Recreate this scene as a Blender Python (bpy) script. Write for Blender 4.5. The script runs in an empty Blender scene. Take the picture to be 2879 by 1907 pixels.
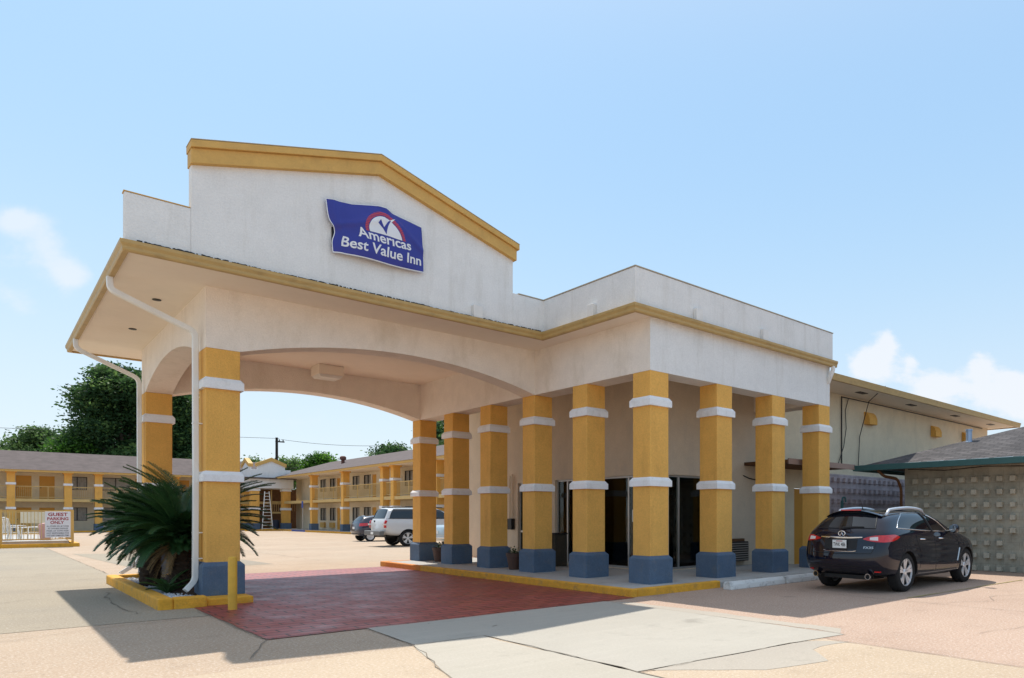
import bpy, bmesh, math, random
import numpy as np
from mathutils import Vector, Matrix
from mathutils.bvhtree import BVHTree

random.seed(7); RNG = np.random.default_rng(7)
sc = bpy.context.scene
C = sc.collection
PI = math.pi
R = math.radians

# ------------------------------------------------------------------ camera
cam = bpy.data.cameras.new('camera'); camo = bpy.data.objects.new('camera', cam); C.objects.link(camo)
camo.location = (0, 0, 1.5); camo.rotation_euler = (R(90), 0, R(-45))
cam.sensor_width = 36; cam.lens = 24.327
cam.shift_x = -0.1551; cam.shift_y = 0.1728
cam.clip_end = 3000; cam.clip_start = .1
sc.camera = camo
sc.render.resolution_x = 1024; sc.render.resolution_y = 678

# ------------------------------------------------------------------ light
SUN = Vector((.07, .65, 1.0)).normalized()
EXPOSURE = 0.65
sc.view_settings.view_transform = 'Standard'; sc.view_settings.look = 'None'
sc.view_settings.exposure = EXPOSURE; sc.view_settings.gamma = 1
sl = bpy.data.lights.new('sun', 'SUN'); sl.energy = 3.3; sl.angle = R(.53); sl.color = (1, .95, .86)
so = bpy.data.objects.new('sun', sl); C.objects.link(so)
so.rotation_euler = SUN.to_track_quat('Z', 'Y').to_euler(); so.location = (0, 40, 60)

w = bpy.data.worlds.new('World'); sc.world = w; w.use_nodes = True
nt = w.node_tree; nt.nodes.clear()
def NW(t): return nt.nodes.new(t)
def lk(a, b): nt.links.new(a, b)
def mth(op, a, b=None, clamp=False):
    n = NW('ShaderNodeMath'); n.operation = op; n.use_clamp = clamp
    for i, v in enumerate((a, b)):
        if v is None: continue
        if isinstance(v, (int, float)): n.inputs[i].default_value = v
        else: lk(v, n.inputs[i])
    return n.outputs[0]
sky = NW('ShaderNodeTexSky'); sky.sky_type = 'NISHITA'; sky.sun_disc = False
sky.sun_elevation = math.asin(SUN.z); sky.sun_rotation = math.atan2(SUN.x, SUN.y)
sky.air_density = 1.0; sky.dust_density = 1.6; sky.ozone_density = 1.0
tc = NW('ShaderNodeTexCoord')
sep = NW('ShaderNodeSeparateXYZ'); lk(tc.outputs['Generated'], sep.inputs[0])
dx, dy, dz = sep.outputs
s2 = .70711
fw = mth('MAXIMUM', mth('MULTIPLY', mth('ADD', dx, dy), s2), .02)
rt = mth('MULTIPLY', mth('SUBTRACT', dx, dy), s2)
ca = mth('DIVIDE', rt, fw); ce = mth('DIVIDE', dz, fw)      # sky direction as two slopes about a fixed compass bearing
comb = NW('ShaderNodeCombineXYZ'); lk(ca, comb.inputs[0]); lk(mth('MULTIPLY', ce, 1.5), comb.inputs[1])
no = NW('ShaderNodeTexNoise'); no.inputs['Scale'].default_value = 13; no.inputs['Detail'].default_value = 8; no.inputs['Roughness'].default_value = .58
lk(comb.outputs[0], no.inputs['Vector'])
no2 = NW('ShaderNodeTexNoise'); no2.inputs['Scale'].default_value = 3.2; no2.inputs['Detail'].default_value = 5
lk(comb.outputs[0], no2.inputs['Vector'])
no3 = NW('ShaderNodeTexNoise'); no3.inputs['Scale'].default_value = 42; no3.inputs['Detail'].default_value = 6; no3.inputs['Roughness'].default_value = .6
lk(comb.outputs[0], no3.inputs['Vector'])
def slope(px, py): return (px - 1886) / 1945.5, (1451 - py) / 1945.5
def blob(px, py, sx, sy, amp):
    a0, e0 = slope(px, py)
    u = mth('DIVIDE', mth('SUBTRACT', ca, a0), sx / 1945.5); v = mth('DIVIDE', mth('SUBTRACT', ce, e0), sy / 1945.5)
    r2 = mth('ADD', mth('MULTIPLY', u, u), mth('MULTIPLY', v, v))
    return mth('MULTIPLY', mth('EXPONENT', mth('MULTIPLY', r2, -1)), amp)
def summed(bl):
    t = None
    for b in bl:
        k = blob(*b); t = k if t is None else mth('ADD', t, k)
    return t
cum = summed([(2492, 968, 42, 46, .95), (2440, 1015, 52, 42, .80), (2480, 1050, 100, 50, .68), (2562, 1008, 24, 34, .55),
              (2755, 1030, 50, 48, .85), (2640, 1075, 60, 38, .75), (2850, 1070, 60, 44, .80), (2740, 1105, 170, 50, .72), (2600, 1130, 70, 35, .45), (2890, 1150, 120, 60, .75)])
cum = mth('ADD', cum, mth('ADD', mth('MULTIPLY', mth('SUBTRACT', no.outputs['Fac'], .5), 1.1), mth('MULTIPLY', mth('SUBTRACT', no3.outputs['Fac'], .5), .9)))
mr = NW('ShaderNodeMapRange'); mr.inputs[1].default_value = .36; mr.inputs[2].default_value = .90; lk(cum, mr.inputs[0]); mr.interpolation_type = 'SMOOTHSTEP'
wis = summed([(40, 620, 80, 45, .75), (130, 690, 60, 70, .6), (205, 775, 60, 50, .95), (0, 740, 110, 120, .5), (100, 860, 120, 60, .35), (120, 1080, 200, 25, .3), (60, 1180, 160, 60, .3), (800, 1190, 200, 40, .4), (1000, 1130, 200, 40, .25)])
wis = mth('ADD', wis, mth('MULTIPLY', mth('SUBTRACT', no.outputs['Fac'], .5), 1.3))
mr2 = NW('ShaderNodeMapRange'); mr2.inputs[1].default_value = .28; mr2.inputs[2].default_value = .95; lk(wis, mr2.inputs[0]); mr2.interpolation_type = 'SMOOTHSTEP'
cl = mth('MINIMUM', mth('ADD', mth('MULTIPLY', mr.outputs[0], .8), mth('MULTIPLY', mr2.outputs[0], .6)), .9)
# pale summer haze: the clear-sky model blended with a hazy blue that whitens towards the horizon and zenith
gr = NW('ShaderNodeValToRGB'); lk(mth('MAXIMUM', dz, 0), gr.inputs[0]); gr.color_ramp.interpolation = 'B_SPLINE'
GC = [(0, (.86, .94, 1.0)), (.10, (.79, .905, 1.0)), (.28, (.555, .785, 1.0)), (.45, (.435, .69, 1.0)), (.62, (.44, .68, .98)), (1, (.92, .93, 1.0))]  # top stop brightened above the view to add fill light in the shade
el_ = gr.color_ramp.elements; el_[0].position = 0; el_[1].position = 1
for p_, c_ in GC[1:-1]: el_.new(p_)
for e_, (p_, c_) in zip(el_, GC): e_.color = (*c_, 1)
KS = 1 / (2 ** EXPOSURE * .10)
gs = NW('ShaderNodeVectorMath'); gs.operation = 'SCALE'; lk(gr.outputs[0], gs.inputs[0]); gs.inputs[3].default_value = KS
tn = NW('ShaderNodeMix'); tn.data_type = 'RGBA'; tn.blend_type = 'MULTIPLY'; tn.inputs[0].default_value = 1; lk(sky.outputs[0], tn.inputs[6]); tn.inputs[7].default_value = (.82, 1.0, 1.06, 1)
hzm = NW('ShaderNodeMix'); hzm.data_type = 'RGBA'; hzm.inputs[0].default_value = .88; lk(tn.outputs[2], hzm.inputs[6]); lk(gs.outputs[0], hzm.inputs[7])
mixc = NW('ShaderNodeMix'); mixc.data_type = 'RGBA'; lk(cl, mixc.inputs[0]); lk(hzm.outputs[2], mixc.inputs[6]); mixc.inputs[7].default_value = (.93 * KS, .955 * KS, 1.0 * KS, 1)
bg = NW('ShaderNodeBackground'); bg.inputs[1].default_value = .10; lk(mixc.outputs[2], bg.inputs[0])
ow = NW('ShaderNodeOutputWorld'); lk(bg.outputs[0], ow.inputs[0])
sc.cycles.max_bounces = 8; sc.cycles.diffuse_bounces = 5; sc.cycles.transparent_max_bounces = 12

# ------------------------------------------------------------------ materials
def newmat(name):
    m = bpy.data.materials.new(name); m.use_nodes = True
    t = m.node_tree; b = t.nodes['Principled BSDF']
    return m, t, b
def M(name, col, rough=.75, metal=0, var=.08, vscale=2.5, bump=0., bscale=70, spec=.4, coat=0, stain=None, stain_amt=.0, stain_scale=(1, 1, 1), emit=0, detail=6, transl=0, speck=0.):
    m, t, b = newmat(name)
    b.inputs['Roughness'].default_value = rough; b.inputs['Metallic'].default_value = metal
    b.inputs['Specular IOR Level'].default_value = spec; b.inputs['Coat Weight'].default_value = coat; b.inputs['Coat Roughness'].default_value = .03; b.inputs['Coat IOR'].default_value = 1.55 if 'suv' in name else 1.5
    c = t.nodes.new('ShaderNodeTexCoord')
    n = t.nodes.new('ShaderNodeTexNoise'); n.inputs['Scale'].default_value = vscale; n.inputs['Detail'].default_value = detail; n.inputs['Roughness'].default_value = .65
    t.links.new(c.outputs['Object'], n.inputs['Vector'])
    rp = t.nodes.new('ShaderNodeValToRGB')
    rp.color_ramp.elements[0].position = .3; rp.color_ramp.elements[1].position = .7
    rp.color_ramp.elements[0].color = [max(0, x * (1 - var)) for x in col] + [1]; rp.color_ramp.elements[1].color = [min(1, x * (1 + var)) for x in col] + [1]
    t.links.new(n.outputs['Fac'], rp.inputs[0]); out = rp.outputs[0]
    if stain:
        mp = t.nodes.new('ShaderNodeMapping'); mp.inputs['Scale'].default_value = stain_scale; t.links.new(c.outputs['Object'], mp.inputs[0])
        n3 = t.nodes.new('ShaderNodeTexNoise'); n3.inputs['Scale'].default_value = 1; n3.inputs['Detail'].default_value = 7; n3.inputs['Roughness'].default_value = .7
        t.links.new(mp.outputs[0], n3.inputs['Vector'])
        r3 = t.nodes.new('ShaderNodeMapRange'); r3.inputs[1].default_value = .52; r3.inputs[2].default_value = .75; r3.inputs[4].default_value = stain_amt
        t.links.new(n3.outputs['Fac'], r3.inputs[0])
        mx = t.nodes.new('ShaderNodeMix'); mx.data_type = 'RGBA'; t.links.new(r3.outputs[0], mx.inputs[0]); t.links.new(out, mx.inputs[6]); mx.inputs[7].default_value = list(stain) + [1]
        out = mx.outputs[2]
    if speck:
        n4 = t.nodes.new('ShaderNodeTexNoise'); n4.inputs['Scale'].default_value = 34; n4.inputs['Detail'].default_value = 3; n4.inputs['Roughness'].default_value = .8; t.links.new(c.outputs['Object'], n4.inputs['Vector'])
        r4 = t.nodes.new('ShaderNodeMapRange'); r4.inputs[1].default_value = .3; r4.inputs[2].default_value = .7; r4.inputs[3].default_value = 1 - speck; r4.inputs[4].default_value = 1 + speck * .8; t.links.new(n4.outputs['Fac'], r4.inputs[0])
        sc4 = t.nodes.new('ShaderNodeVectorMath'); sc4.operation = 'SCALE'; t.links.new(out, sc4.inputs[0]); t.links.new(r4.outputs[0], sc4.inputs[3]); out = sc4.outputs[0]
    t.links.new(out, b.inputs['Base Color'])
    if bump:
        n2 = t.nodes.new('ShaderNodeTexNoise'); n2.inputs['Scale'].default_value = bscale; n2.inputs['Detail'].default_value = 3
        t.links.new(c.outputs['Object'], n2.inputs['Vector'])
        bp = t.nodes.new('ShaderNodeBump'); bp.inputs['Strength'].default_value = bump; bp.inputs['Distance'].default_value = .02
        t.links.new(n2.outputs['Fac'], bp.inputs['Height']); t.links.new(bp.outputs[0], b.inputs['Normal'])
    if emit:
        b.inputs['Emission Color'].default_value = list(col) + [1]; b.inputs['Emission Strength'].default_value = emit
    if transl:
        tr = t.nodes.new('ShaderNodeBsdfTranslucent'); t.links.new(out, tr.inputs[0])
        ms = t.nodes.new('ShaderNodeMixShader'); ms.inputs[0].default_value = transl
        o = t.nodes['Material Output']; t.links.new(b.outputs[0], ms.inputs[1]); t.links.new(tr.outputs[0], ms.inputs[2]); t.links.new(ms.outputs[0], o.inputs[0])
    return m

WHITE = (.77, .765, .755)
m_white = M('white_stucco', WHITE, .85, var=.04, bump=.35, bscale=45, stain=(.46, .43, .37), stain_amt=.34, stain_scale=(3.2, 3.2, .40), speck=.07)
m_beam = M('beam_stucco_bounce', (.83, .755, .675), .85, var=.05, bump=.35, bscale=45, stain=(.5, .42, .31), stain_amt=.4, stain_scale=(1.6, 1.6, .7), speck=.06)  # white stucco with warm ground bounce mixed into its colour
m_soffit = M('soffit_board_bounce', (.87, .77, .655), .8, var=.04, vscale=1.2, stain=(.5, .38, .24), stain_amt=.25, stain_scale=(.6, .6, .6))  # ceiling colour warmed to carry light bounced off the paving
m_yellow = M('yellow_stucco', (.78, .425, .10), .85, var=.06, bump=.45, bscale=50, stain=(.46, .22, .05), stain_amt=.42, stain_scale=(2.6, 2.6, .9), speck=.13)
m_trim = M('yellow_trim', (.62, .375, .11), .7, var=.06, bump=.15, stain=(.4, .24, .08), stain_amt=.4, stain_scale=(3, 3, 2), speck=.06)
m_band = M('white_band', (.82, .82, .83), .75, var=.03, bump=.2, stain=(.45, .42, .37), stain_amt=.4, stain_scale=(6, 6, 3), speck=.05)
m_blue = M('blue_base', (.088, .135, .205), .8, var=.1, bump=.45, bscale=50, stain=(.17, .17, .17), stain_amt=.5, stain_scale=(4, 4, 4), speck=.14)
m_gutter = M('gutter_tan', (.47, .315, .12), .5, var=.08, vscale=6, stain=(.2, .13, .06), stain_amt=.5, stain_scale=(3, 3, 10))
m_tar = M('roof_tar', (.025, .025, .028), .9, var=.3, bump=.8, bscale=30)
m_fleck = M('flashing_paint', (.6, .6, .6), .7)
m_cap = M('metal_cap', (.42, .36, .27), .6)
m_cream = M('cream_stucco', (.70, .61, .45), .88, var=.06, bump=.4, bscale=40, stain=(.4, .37, .3), stain_amt=.4, stain_scale=(1.2, 1.2, .4), speck=.08)
m_lobby = M('lobby_stucco', (.66, .55, .42), .88, var=.05, bump=.4, bscale=45, stain=(.42, .38, .33), stain_amt=.4, stain_scale=(1.2, 1.2, .5), speck=.08)
m_pipe = M('white_pipe', (.78, .77, .74), .4, var=.03, stain=(.5, .45, .36), stain_amt=.25, stain_scale=(6, 6, 1))
m_alu = M('aluminium', (.5, .5, .5), .35, metal=.9)
m_darkmetal = M('dark_metal', (.02, .02, .022), .5)
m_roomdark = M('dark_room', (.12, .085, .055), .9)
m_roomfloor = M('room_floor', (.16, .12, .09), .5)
m_kerb = M('kerb_yellow', (.74, .365, .035), .8, var=.14, vscale=5, bump=.5, bscale=40, stain=(.26, .19, .1), stain_amt=.8, stain_scale=(4, 4, 5), speck=.12)
m_kerb_or = M('kerb_orange', (.66, .23, .035), .8, var=.12, vscale=5, bump=.5, bscale=40, stain=(.35, .2, .1), stain_amt=.5, stain_scale=(3, 3, 3))
m_walk = M('walk_concrete', (.42, .41, .39), .85, var=.1, vscale=3, bump=.3, bscale=60, stain=(.22, .2, .18), stain_amt=.6, stain_scale=(2, 2, 2), speck=.1)
m_stop = M('wheel_stop_paint', (.68, .68, .66), .8, var=.06, bump=.5, bscale=25, stain=(.2, .19, .18), stain_amt=.8, stain_scale=(6, 6, 9))
m_door = M('orange_door', (.60, .30, .05), .6, var=.05)
m_shingle_far = M('shingle_far', (.105, .080, .076), .95, var=.25, vscale=1.5, bump=.3, bscale=8)
m_glassdark = M('window_glass', (.05, .055, .055), .12, var=.2, vscale=1, spec=.6)
m_curtain = M('curtain', (.30, .285, .25), .35, var=.25, vscale=5, spec=.5, stain=(.10, .10, .09), stain_amt=.8, stain_scale=(11, 11, .4))
m_rail = M('railing_paint', (.60, .42, .17), .6)
m_teal = M('teal_gutter', (.05, .135, .14), .45, var=.08)
m_black = M('black_plastic', (.012, .012, .013), .5)
m_rubber = M('rubber', (.016, .016, .017), .85, bump=.2, bscale=60)
m_chrome = M('chrome', (.75, .75, .76), .12, metal=1, var=.02)
m_railalu = M('rail_silver', (.72, .74, .78), .3, metal=.5, var=.02)
m_rim = M('alloy_rim', (.70, .70, .72), .28, metal=.45, var=.04)
m_carglass = M('car_glass', (.010, .012, .016), .03, spec=.6, var=.1, coat=.15)
m_pap = M('suv_paint', (.003, .004, .014), .4, spec=.05, var=.1, coat=1.0)
m_hatchp = M('hatch_paint', (.014, .020, .045), .3, metal=.1, coat=1.0, var=.05)
m_truckp = M('truck_paint', (.62, .62, .62), .3, coat=.8, var=.02)
m_sedanp = M('sedan_paint', (.36, .45, .50), .3, coat=.8, var=.03)
m_red = M('tail_red', (.55, .012, .012), .15, coat=1, var=.25, vscale=25)
m_lampw = M('lamp_white', (.75, .68, .66), .15, coat=1)
m_plate = M('plate_white', (.78, .78, .76), .5)
m_ink = M('black_ink', (.02, .02, .02), .6)
m_redink = M('red_ink', (.34, .03, .04), .6)
m_greyink = M('grey_ink', (.10, .10, .12), .6)
m_signw = M('sign_white', (.72, .70, .72), .5, var=.03, stain=(.5, .46, .42), stain_amt=.3, stain_scale=(3, 3, 3))
m_bannerblue = M('banner_blue', (.03, .042, .29), .5, var=.06, vscale=4)
m_bannerwhite = M('banner_white', (.74, .76, .80), .5, var=.02)
m_bannerred = M('banner_red', (.52, .06, .09), .5)
m_wood = M('bark', (.10, .075, .055), .95, var=.3, vscale=6, bump=.8, bscale=12)
m_palmtrunk = M('palm_trunk', (.045, .03, .02), .95, var=.45, vscale=14, bump=1, bscale=30)
m_frond = M('frond', (.028, .085, .026), .42, var=.3, vscale=5, spec=.5, transl=.15)
m_frond2 = M('frond_light', (.05, .12, .035), .42, var=.3, vscale=5, transl=.2)
m_straw = M('dead_straw', (.22, .15, .07), .8, var=.3, vscale=5)
m_soil = M('mulch', (.07, .04, .025), .95, var=.5, vscale=20, bump=1, bscale=40)
m_peb = M('pebble', (.60, .61, .63), .7, var=.25, vscale=14)
m_pot = M('clay_pot', (.085, .045, .033), .6, var=.1)
m_bin = M('bin_stone', (.06, .052, .038), .85, var=.25, vscale=30, bump=.5, bscale=90)
m_boll = M('bollard_paint', (.72, .41, .05), .6, var=.1, vscale=6, bump=.2, stain=(.3, .2, .08), stain_amt=.4, stain_scale=(5, 5, 3))
m_pole = M('pole_wood', (.03, .024, .02), .9, var=.2)
m_brownwood = M('brown_wood', (.13, .06, .025), .85, var=.25, vscale=4)
m_plasticw = M('white_plastic', (.75, .73, .70), .5)
m_lamp_on = M('lamp_glow', (1, .75, .35), .5, emit=3)
m_lens = M('light_lens', (.75, .73, .68), .3)
m_bluekerb = M('kerb_blue', (.06, .1, .35), .8)

def leafmat(name, col, tl=.5):
    return M(name, col, .6, var=.25, vscale=.6, spec=.25, transl=tl)
leaf_dark = [leafmat('leaf_dark', (.030, .075, .026)), leafmat('leaf_mid', (.06, .125, .038)), leafmat('leaf_top', (.13, .22, .06))]
leaf_mid = [leafmat('leaf_green_dark', (.05, .10, .035)), leafmat('leaf_green', (.10, .18, .055)), leafmat('leaf_green_light', (.16, .26, .08))]
leaf_bright = [leafmat('leaf_lime_dark', (.03, .085, .012)), leafmat('leaf_lime', (.065, .17, .02)), leafmat('leaf_lime_light', (.12, .26, .03))]

def mat_glass():
    m, t, b = newmat('storefront_glass')
    tr = t.nodes.new('ShaderNodeBsdfTransparent'); tr.inputs[0].default_value = (.72, .72, .68, 1)
    gl = t.nodes.new('ShaderNodeBsdfGlossy'); gl.inputs['Roughness'].default_value = .02; gl.inputs[0].default_value = (.8, .85, .85, 1)
    fr = t.nodes.new('ShaderNodeFresnel'); fr.inputs[0].default_value = 1.45
    ms = t.nodes.new('ShaderNodeMixShader'); t.links.new(fr.outputs[0], ms.inputs[0]); t.links.new(tr.outputs[0], ms.inputs[1]); t.links.new(gl.outputs[0], ms.inputs[2])
    t.links.new(ms.outputs[0], t.nodes['Material Output'].inputs[0]); return m
m_sglass = mat_glass()

def mat_ground(name, c1, c2, speck=(.75, .7, .62), dark=(.1, .09, .08), scale=1., aggregate=.5, patch=None, patch_amt=.5, rough=.9, streak=0):
    m, t, b = newmat(name); b.inputs['Roughness'].default_value = rough; b.inputs['Specular IOR Level'].default_value = .25
    c = t.nodes.new('ShaderNodeTexCoord')
    def noise(s, d=6, r=.6, sc3=None):
        n = t.nodes.new('ShaderNodeTexNoise'); n.inputs['Scale'].default_value = s; n.inputs['Detail'].default_value = d; n.inputs['Roughness'].default_value = r
        if sc3:
            mp = t.nodes.new('ShaderNodeMapping'); mp.inputs['Scale'].default_value = sc3; t.links.new(c.outputs['Object'], mp.inputs[0]); t.links.new(mp.outputs[0], n.inputs['Vector'])
        else: t.links.new(c.outputs['Object'], n.inputs['Vector'])
        return n.outputs['Fac']
    def ramp(f, a, bb, amt=1.):
        r = t.nodes.new('ShaderNodeMapRange'); r.inputs[1].default_value = a; r.inputs[2].default_value = bb; r.inputs[4].default_value = amt; t.links.new(f, r.inputs[0]); return r.outputs[0]
    def mix(f, a, bcol):
        x = t.nodes.new('ShaderNodeMix'); x.data_type = 'RGBA'; t.links.new(f, x.inputs[0])
        for i, v in ((6, a), (7, bcol)):
            if isinstance(v, tuple): x.inputs[i].default_value = list(v) + [1]
            else: t.links.new(v, x.inputs[i])
        return x.outputs[2]
    col = mix(ramp(noise(.35 * scale, 8, .6), .35, .68), c1, c2)
    if patch: col = mix(ramp(noise(.13, 5, .55), .5, .62, patch_amt), col, patch)
    col = mix(ramp(noise(1.7, 7, .72), .56, .8, .5), col, tuple(x * .58 for x in c1))
    col = mix(ramp(noise(.55, 9, .7), .56, .72, .35), col, tuple(x * .72 for x in c1))
    col = mix(ramp(noise(.8, 8, .7, (1, 1.7, 1)), .60, .74, .3), col, tuple(min(1, x * 1.22) for x in c2))
    col = mix(ramp(noise(.95, 4, .5), .655, .72, .38), col, tuple(x * .45 for x in c1))
    if streak: col = mix(ramp(noise(1, 5, .6, (.35, 6, 1)), .5, .75, streak), col, tuple(min(1, x * 1.18) for x in c2))
    col = mix(ramp(noise(34, 3, .75), .52, .72, min(1, aggregate * 1.35)), col, speck)
    col = mix(ramp(noise(27, 3, .8), .56, .74, min(1, aggregate * 1.2)), col, dark)
    t.links.new(col, b.inputs['Base Color'])
    bp = t.nodes.new('ShaderNodeBump'); bp.inputs['Strength'].default_value = .35; bp.inputs['Distance'].default_value = .01
    t.links.new(noise(45, 4, .7), bp.inputs['Height']); t.links.new(bp.outputs[0], b.inputs['Normal'])
    return m
m_lot = mat_ground('lot_aggregate', (.385, .28, .195), (.45, .335, .24), patch=(.40, .32, .24))
m_lot_pink = mat_ground('lot_pinkish', (.40, .275, .205), (.46, .325, .245), patch=(.42, .30, .24), patch_amt=.4)
m_lot_tan = mat_ground('lot_tan', (.44, .335, .235), (.50, .39, .28), aggregate=.4)
m_lot_grey = mat_ground('lot_grey', (.30, .25, .185), (.34, .285, .21), aggregate=.35, patch=(.26, .23, .19))
m_slab = mat_ground('new_slab', (.39, .357, .305), (.435, .40, .343), aggregate=.12, streak=.25)
m_slab2 = mat_ground('cream_slab', (.41, .37, .305), (.45, .405, .34), aggregate=.15, streak=.25)
m_patch = mat_ground('grey_patch', (.385, .34, .285), (.43, .38, .315), aggregate=.15)
m_crack = M('joint_dark', (.19, .16, .125), .95, var=.3, vscale=8)
m_oldline = M('faded_yellow', (.36, .29, .12), .9, var=.3, vscale=9)

def mat_brick():
    m, t, b = newmat('stamped_brick')
    c = t.nodes.new('ShaderNodeTexCoord')
    br = t.nodes.new('ShaderNodeTexBrick'); br.inputs['Scale'].default_value = 1; br.inputs['Brick Width'].default_value = .42; br.inputs['Row Height'].default_value = .21
    br.inputs['Mortar Size'].default_value = .016; br.inputs['Mortar Smooth'].default_value = .3
    br.inputs[1].default_value = (.36, .066, .058, 1); br.inputs[2].default_value = (.27, .05, .046, 1); br.inputs[3].default_value = (.05, .014, .013, 1)
    t.links.new(c.outputs['Object'], br.inputs[0])
    n = t.nodes.new('ShaderNodeTexNoise'); n.inputs['Scale'].default_value = 1.3; n.inputs['Detail'].default_value = 8; n.inputs['Roughness'].default_value = .7; t.links.new(c.outputs['Object'], n.inputs[0])
    r = t.nodes.new('ShaderNodeMapRange'); r.inputs[1].default_value = .5; r.inputs[2].default_value = .8; r.inputs[4].default_value = .45; t.links.new(n.outputs[0], r.inputs[0])
    mx = t.nodes.new('ShaderNodeMix'); mx.data_type = 'RGBA'; t.links.new(r.outputs[0], mx.inputs[0]); t.links.new(br.outputs[0], mx.inputs[6]); mx.inputs[7].default_value = (.30, .12, .10, 1)
    t.links.new(mx.outputs[2], b.inputs['Base Color'])
    r2 = t.nodes.new('ShaderNodeMapRange'); r2.inputs[1].default_value = .3; r2.inputs[2].default_value = .7; r2.inputs[3].default_value = .30; r2.inputs[4].default_value = .6; t.links.new(n.outputs[0], r2.inputs[0]); t.links.new(r2.outputs[0], b.inputs['Roughness'])
    n2 = t.nodes.new('ShaderNodeTexNoise'); n2.inputs['Scale'].default_value = 9; n2.inputs['Detail'].default_value = 5; t.links.new(c.outputs['Object'], n2.inputs[0])
    ad = t.nodes.new('ShaderNodeMath'); ad.operation = 'MULTIPLY_ADD'; t.links.new(br.outputs['Fac'], ad.inputs[0]); ad.inputs[1].default_value = -1.; t.links.new(n2.outputs[0], ad.inputs[2])
    bp = t.nodes.new('ShaderNodeBump'); bp.inputs['Strength'].default_value = .5; bp.inputs['Distance'].default_value = .012; t.links.new(ad.outputs[0], bp.inputs['Height']); t.links.new(bp.outputs[0], b.inputs['Normal'])
    return m
m_brick = mat_brick()

def mat_courses(name, c1, c2, mortar, bw, rh, rough=.9, msize=.012, axes='YZ', bstr=.5):
    """brick-like courses on a vertical or sloping face (shingles, block walls)"""
    m, t, b = newmat(name); b.inputs['Roughness'].default_value = rough; b.inputs['Specular IOR Level'].default_value = .25
    c = t.nodes.new('ShaderNodeTexCoord'); s = t.nodes.new('ShaderNodeSeparateXYZ'); t.links.new(c.outputs['Object'], s.inputs[0])
    k = t.nodes.new('ShaderNodeCombineXYZ'); t.links.new(s.outputs['XYZ'.index(axes[0])], k.inputs[0]); t.links.new(s.outputs['XYZ'.index(axes[1])], k.inputs[1])
    br = t.nodes.new('ShaderNodeTexBrick'); br.inputs['Scale'].default_value = 1; br.inputs['Brick Width'].default_value = bw; br.inputs['Row Height'].default_value = rh; br.inputs['Mortar Size'].default_value = msize
    br.inputs[1].default_value = (*c1, 1); br.inputs[2].default_value = (*c2, 1); br.inputs[3].default_value = (*mortar, 1)
    t.links.new(k.outputs[0], br.inputs[0])
    n = t.nodes.new('ShaderNodeTexNoise'); n.inputs['Scale'].default_value = 1.5; n.inputs['Detail'].default_value = 8; n.inputs['Roughness'].default_value = .75; t.links.new(c.outputs['Object'], n.inputs[0])
    r = t.nodes.new('ShaderNodeMapRange'); r.inputs[1].default_value = .35; r.inputs[2].default_value = .75; r.inputs[3].default_value = .66; r.inputs[4].default_value = 1.25; t.links.new(n.outputs[0], r.inputs[0])
    mx = t.nodes.new('ShaderNodeVectorMath'); mx.operation = 'SCALE'; t.links.new(br.outputs[0], mx.inputs[0]); t.links.new(r.outputs[0], mx.inputs[3])
    t.links.new(mx.outputs[0], b.inputs['Base Color'])
    bp = t.nodes.new('ShaderNodeBump'); bp.inputs['Strength'].default_value = bstr; bp.inputs['Distance'].default_value = .02; bp.invert = True; t.links.new(br.outputs['Fac'], bp.inputs['Height']); t.links.new(bp.outputs[0], b.inputs['Normal'])
    return m
m_shingle = mat_courses('shingle_near', (.135, .122, .122), (.085, .078, .08), (.02, .02, .02), .34, .055, axes='YZ', msize=.006)
m_block = mat_courses('block_wall', (.43, .41, .335), (.40, .385, .315), (.31, .29, .24), .4, .2, axes='YZ', msize=.005, bstr=.15)
m_block2 = mat_courses('block_wall_mauve', (.50, .43, .45), (.46, .40, .42), (.33, .28, .29), .4, .2, axes='XZ', msize=.006)

# ------------------------------------------------------------------ object helpers
OFF = {}
def tag(o, label=None, cat=None, group=None, kind=None):
    if label: o['label'] = label
    if cat: o['category'] = cat
    if group: o['group'] = group
    if kind: o['kind'] = kind
    return o
def root(name, loc, label, cat, group=None, rz=0., local=False):
    o = bpy.data.objects.new(name, None); o.empty_display_size = .3; C.objects.link(o)
    o.location = loc; o.rotation_euler = (0, 0, rz)
    OFF[o.name] = Vector((0, 0, 0)) if (rz or local) else Vector(loc)
    return tag(o, label, cat, group)
def copy_tree(o, parent=None):
    c = o.copy(); C.objects.link(c)
    if parent: c.parent = parent
    OFF[c.name] = OFF.get(o.name, Vector((0, 0, 0)))
    for ch in o.children: copy_tree(ch, c)
    return c

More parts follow.
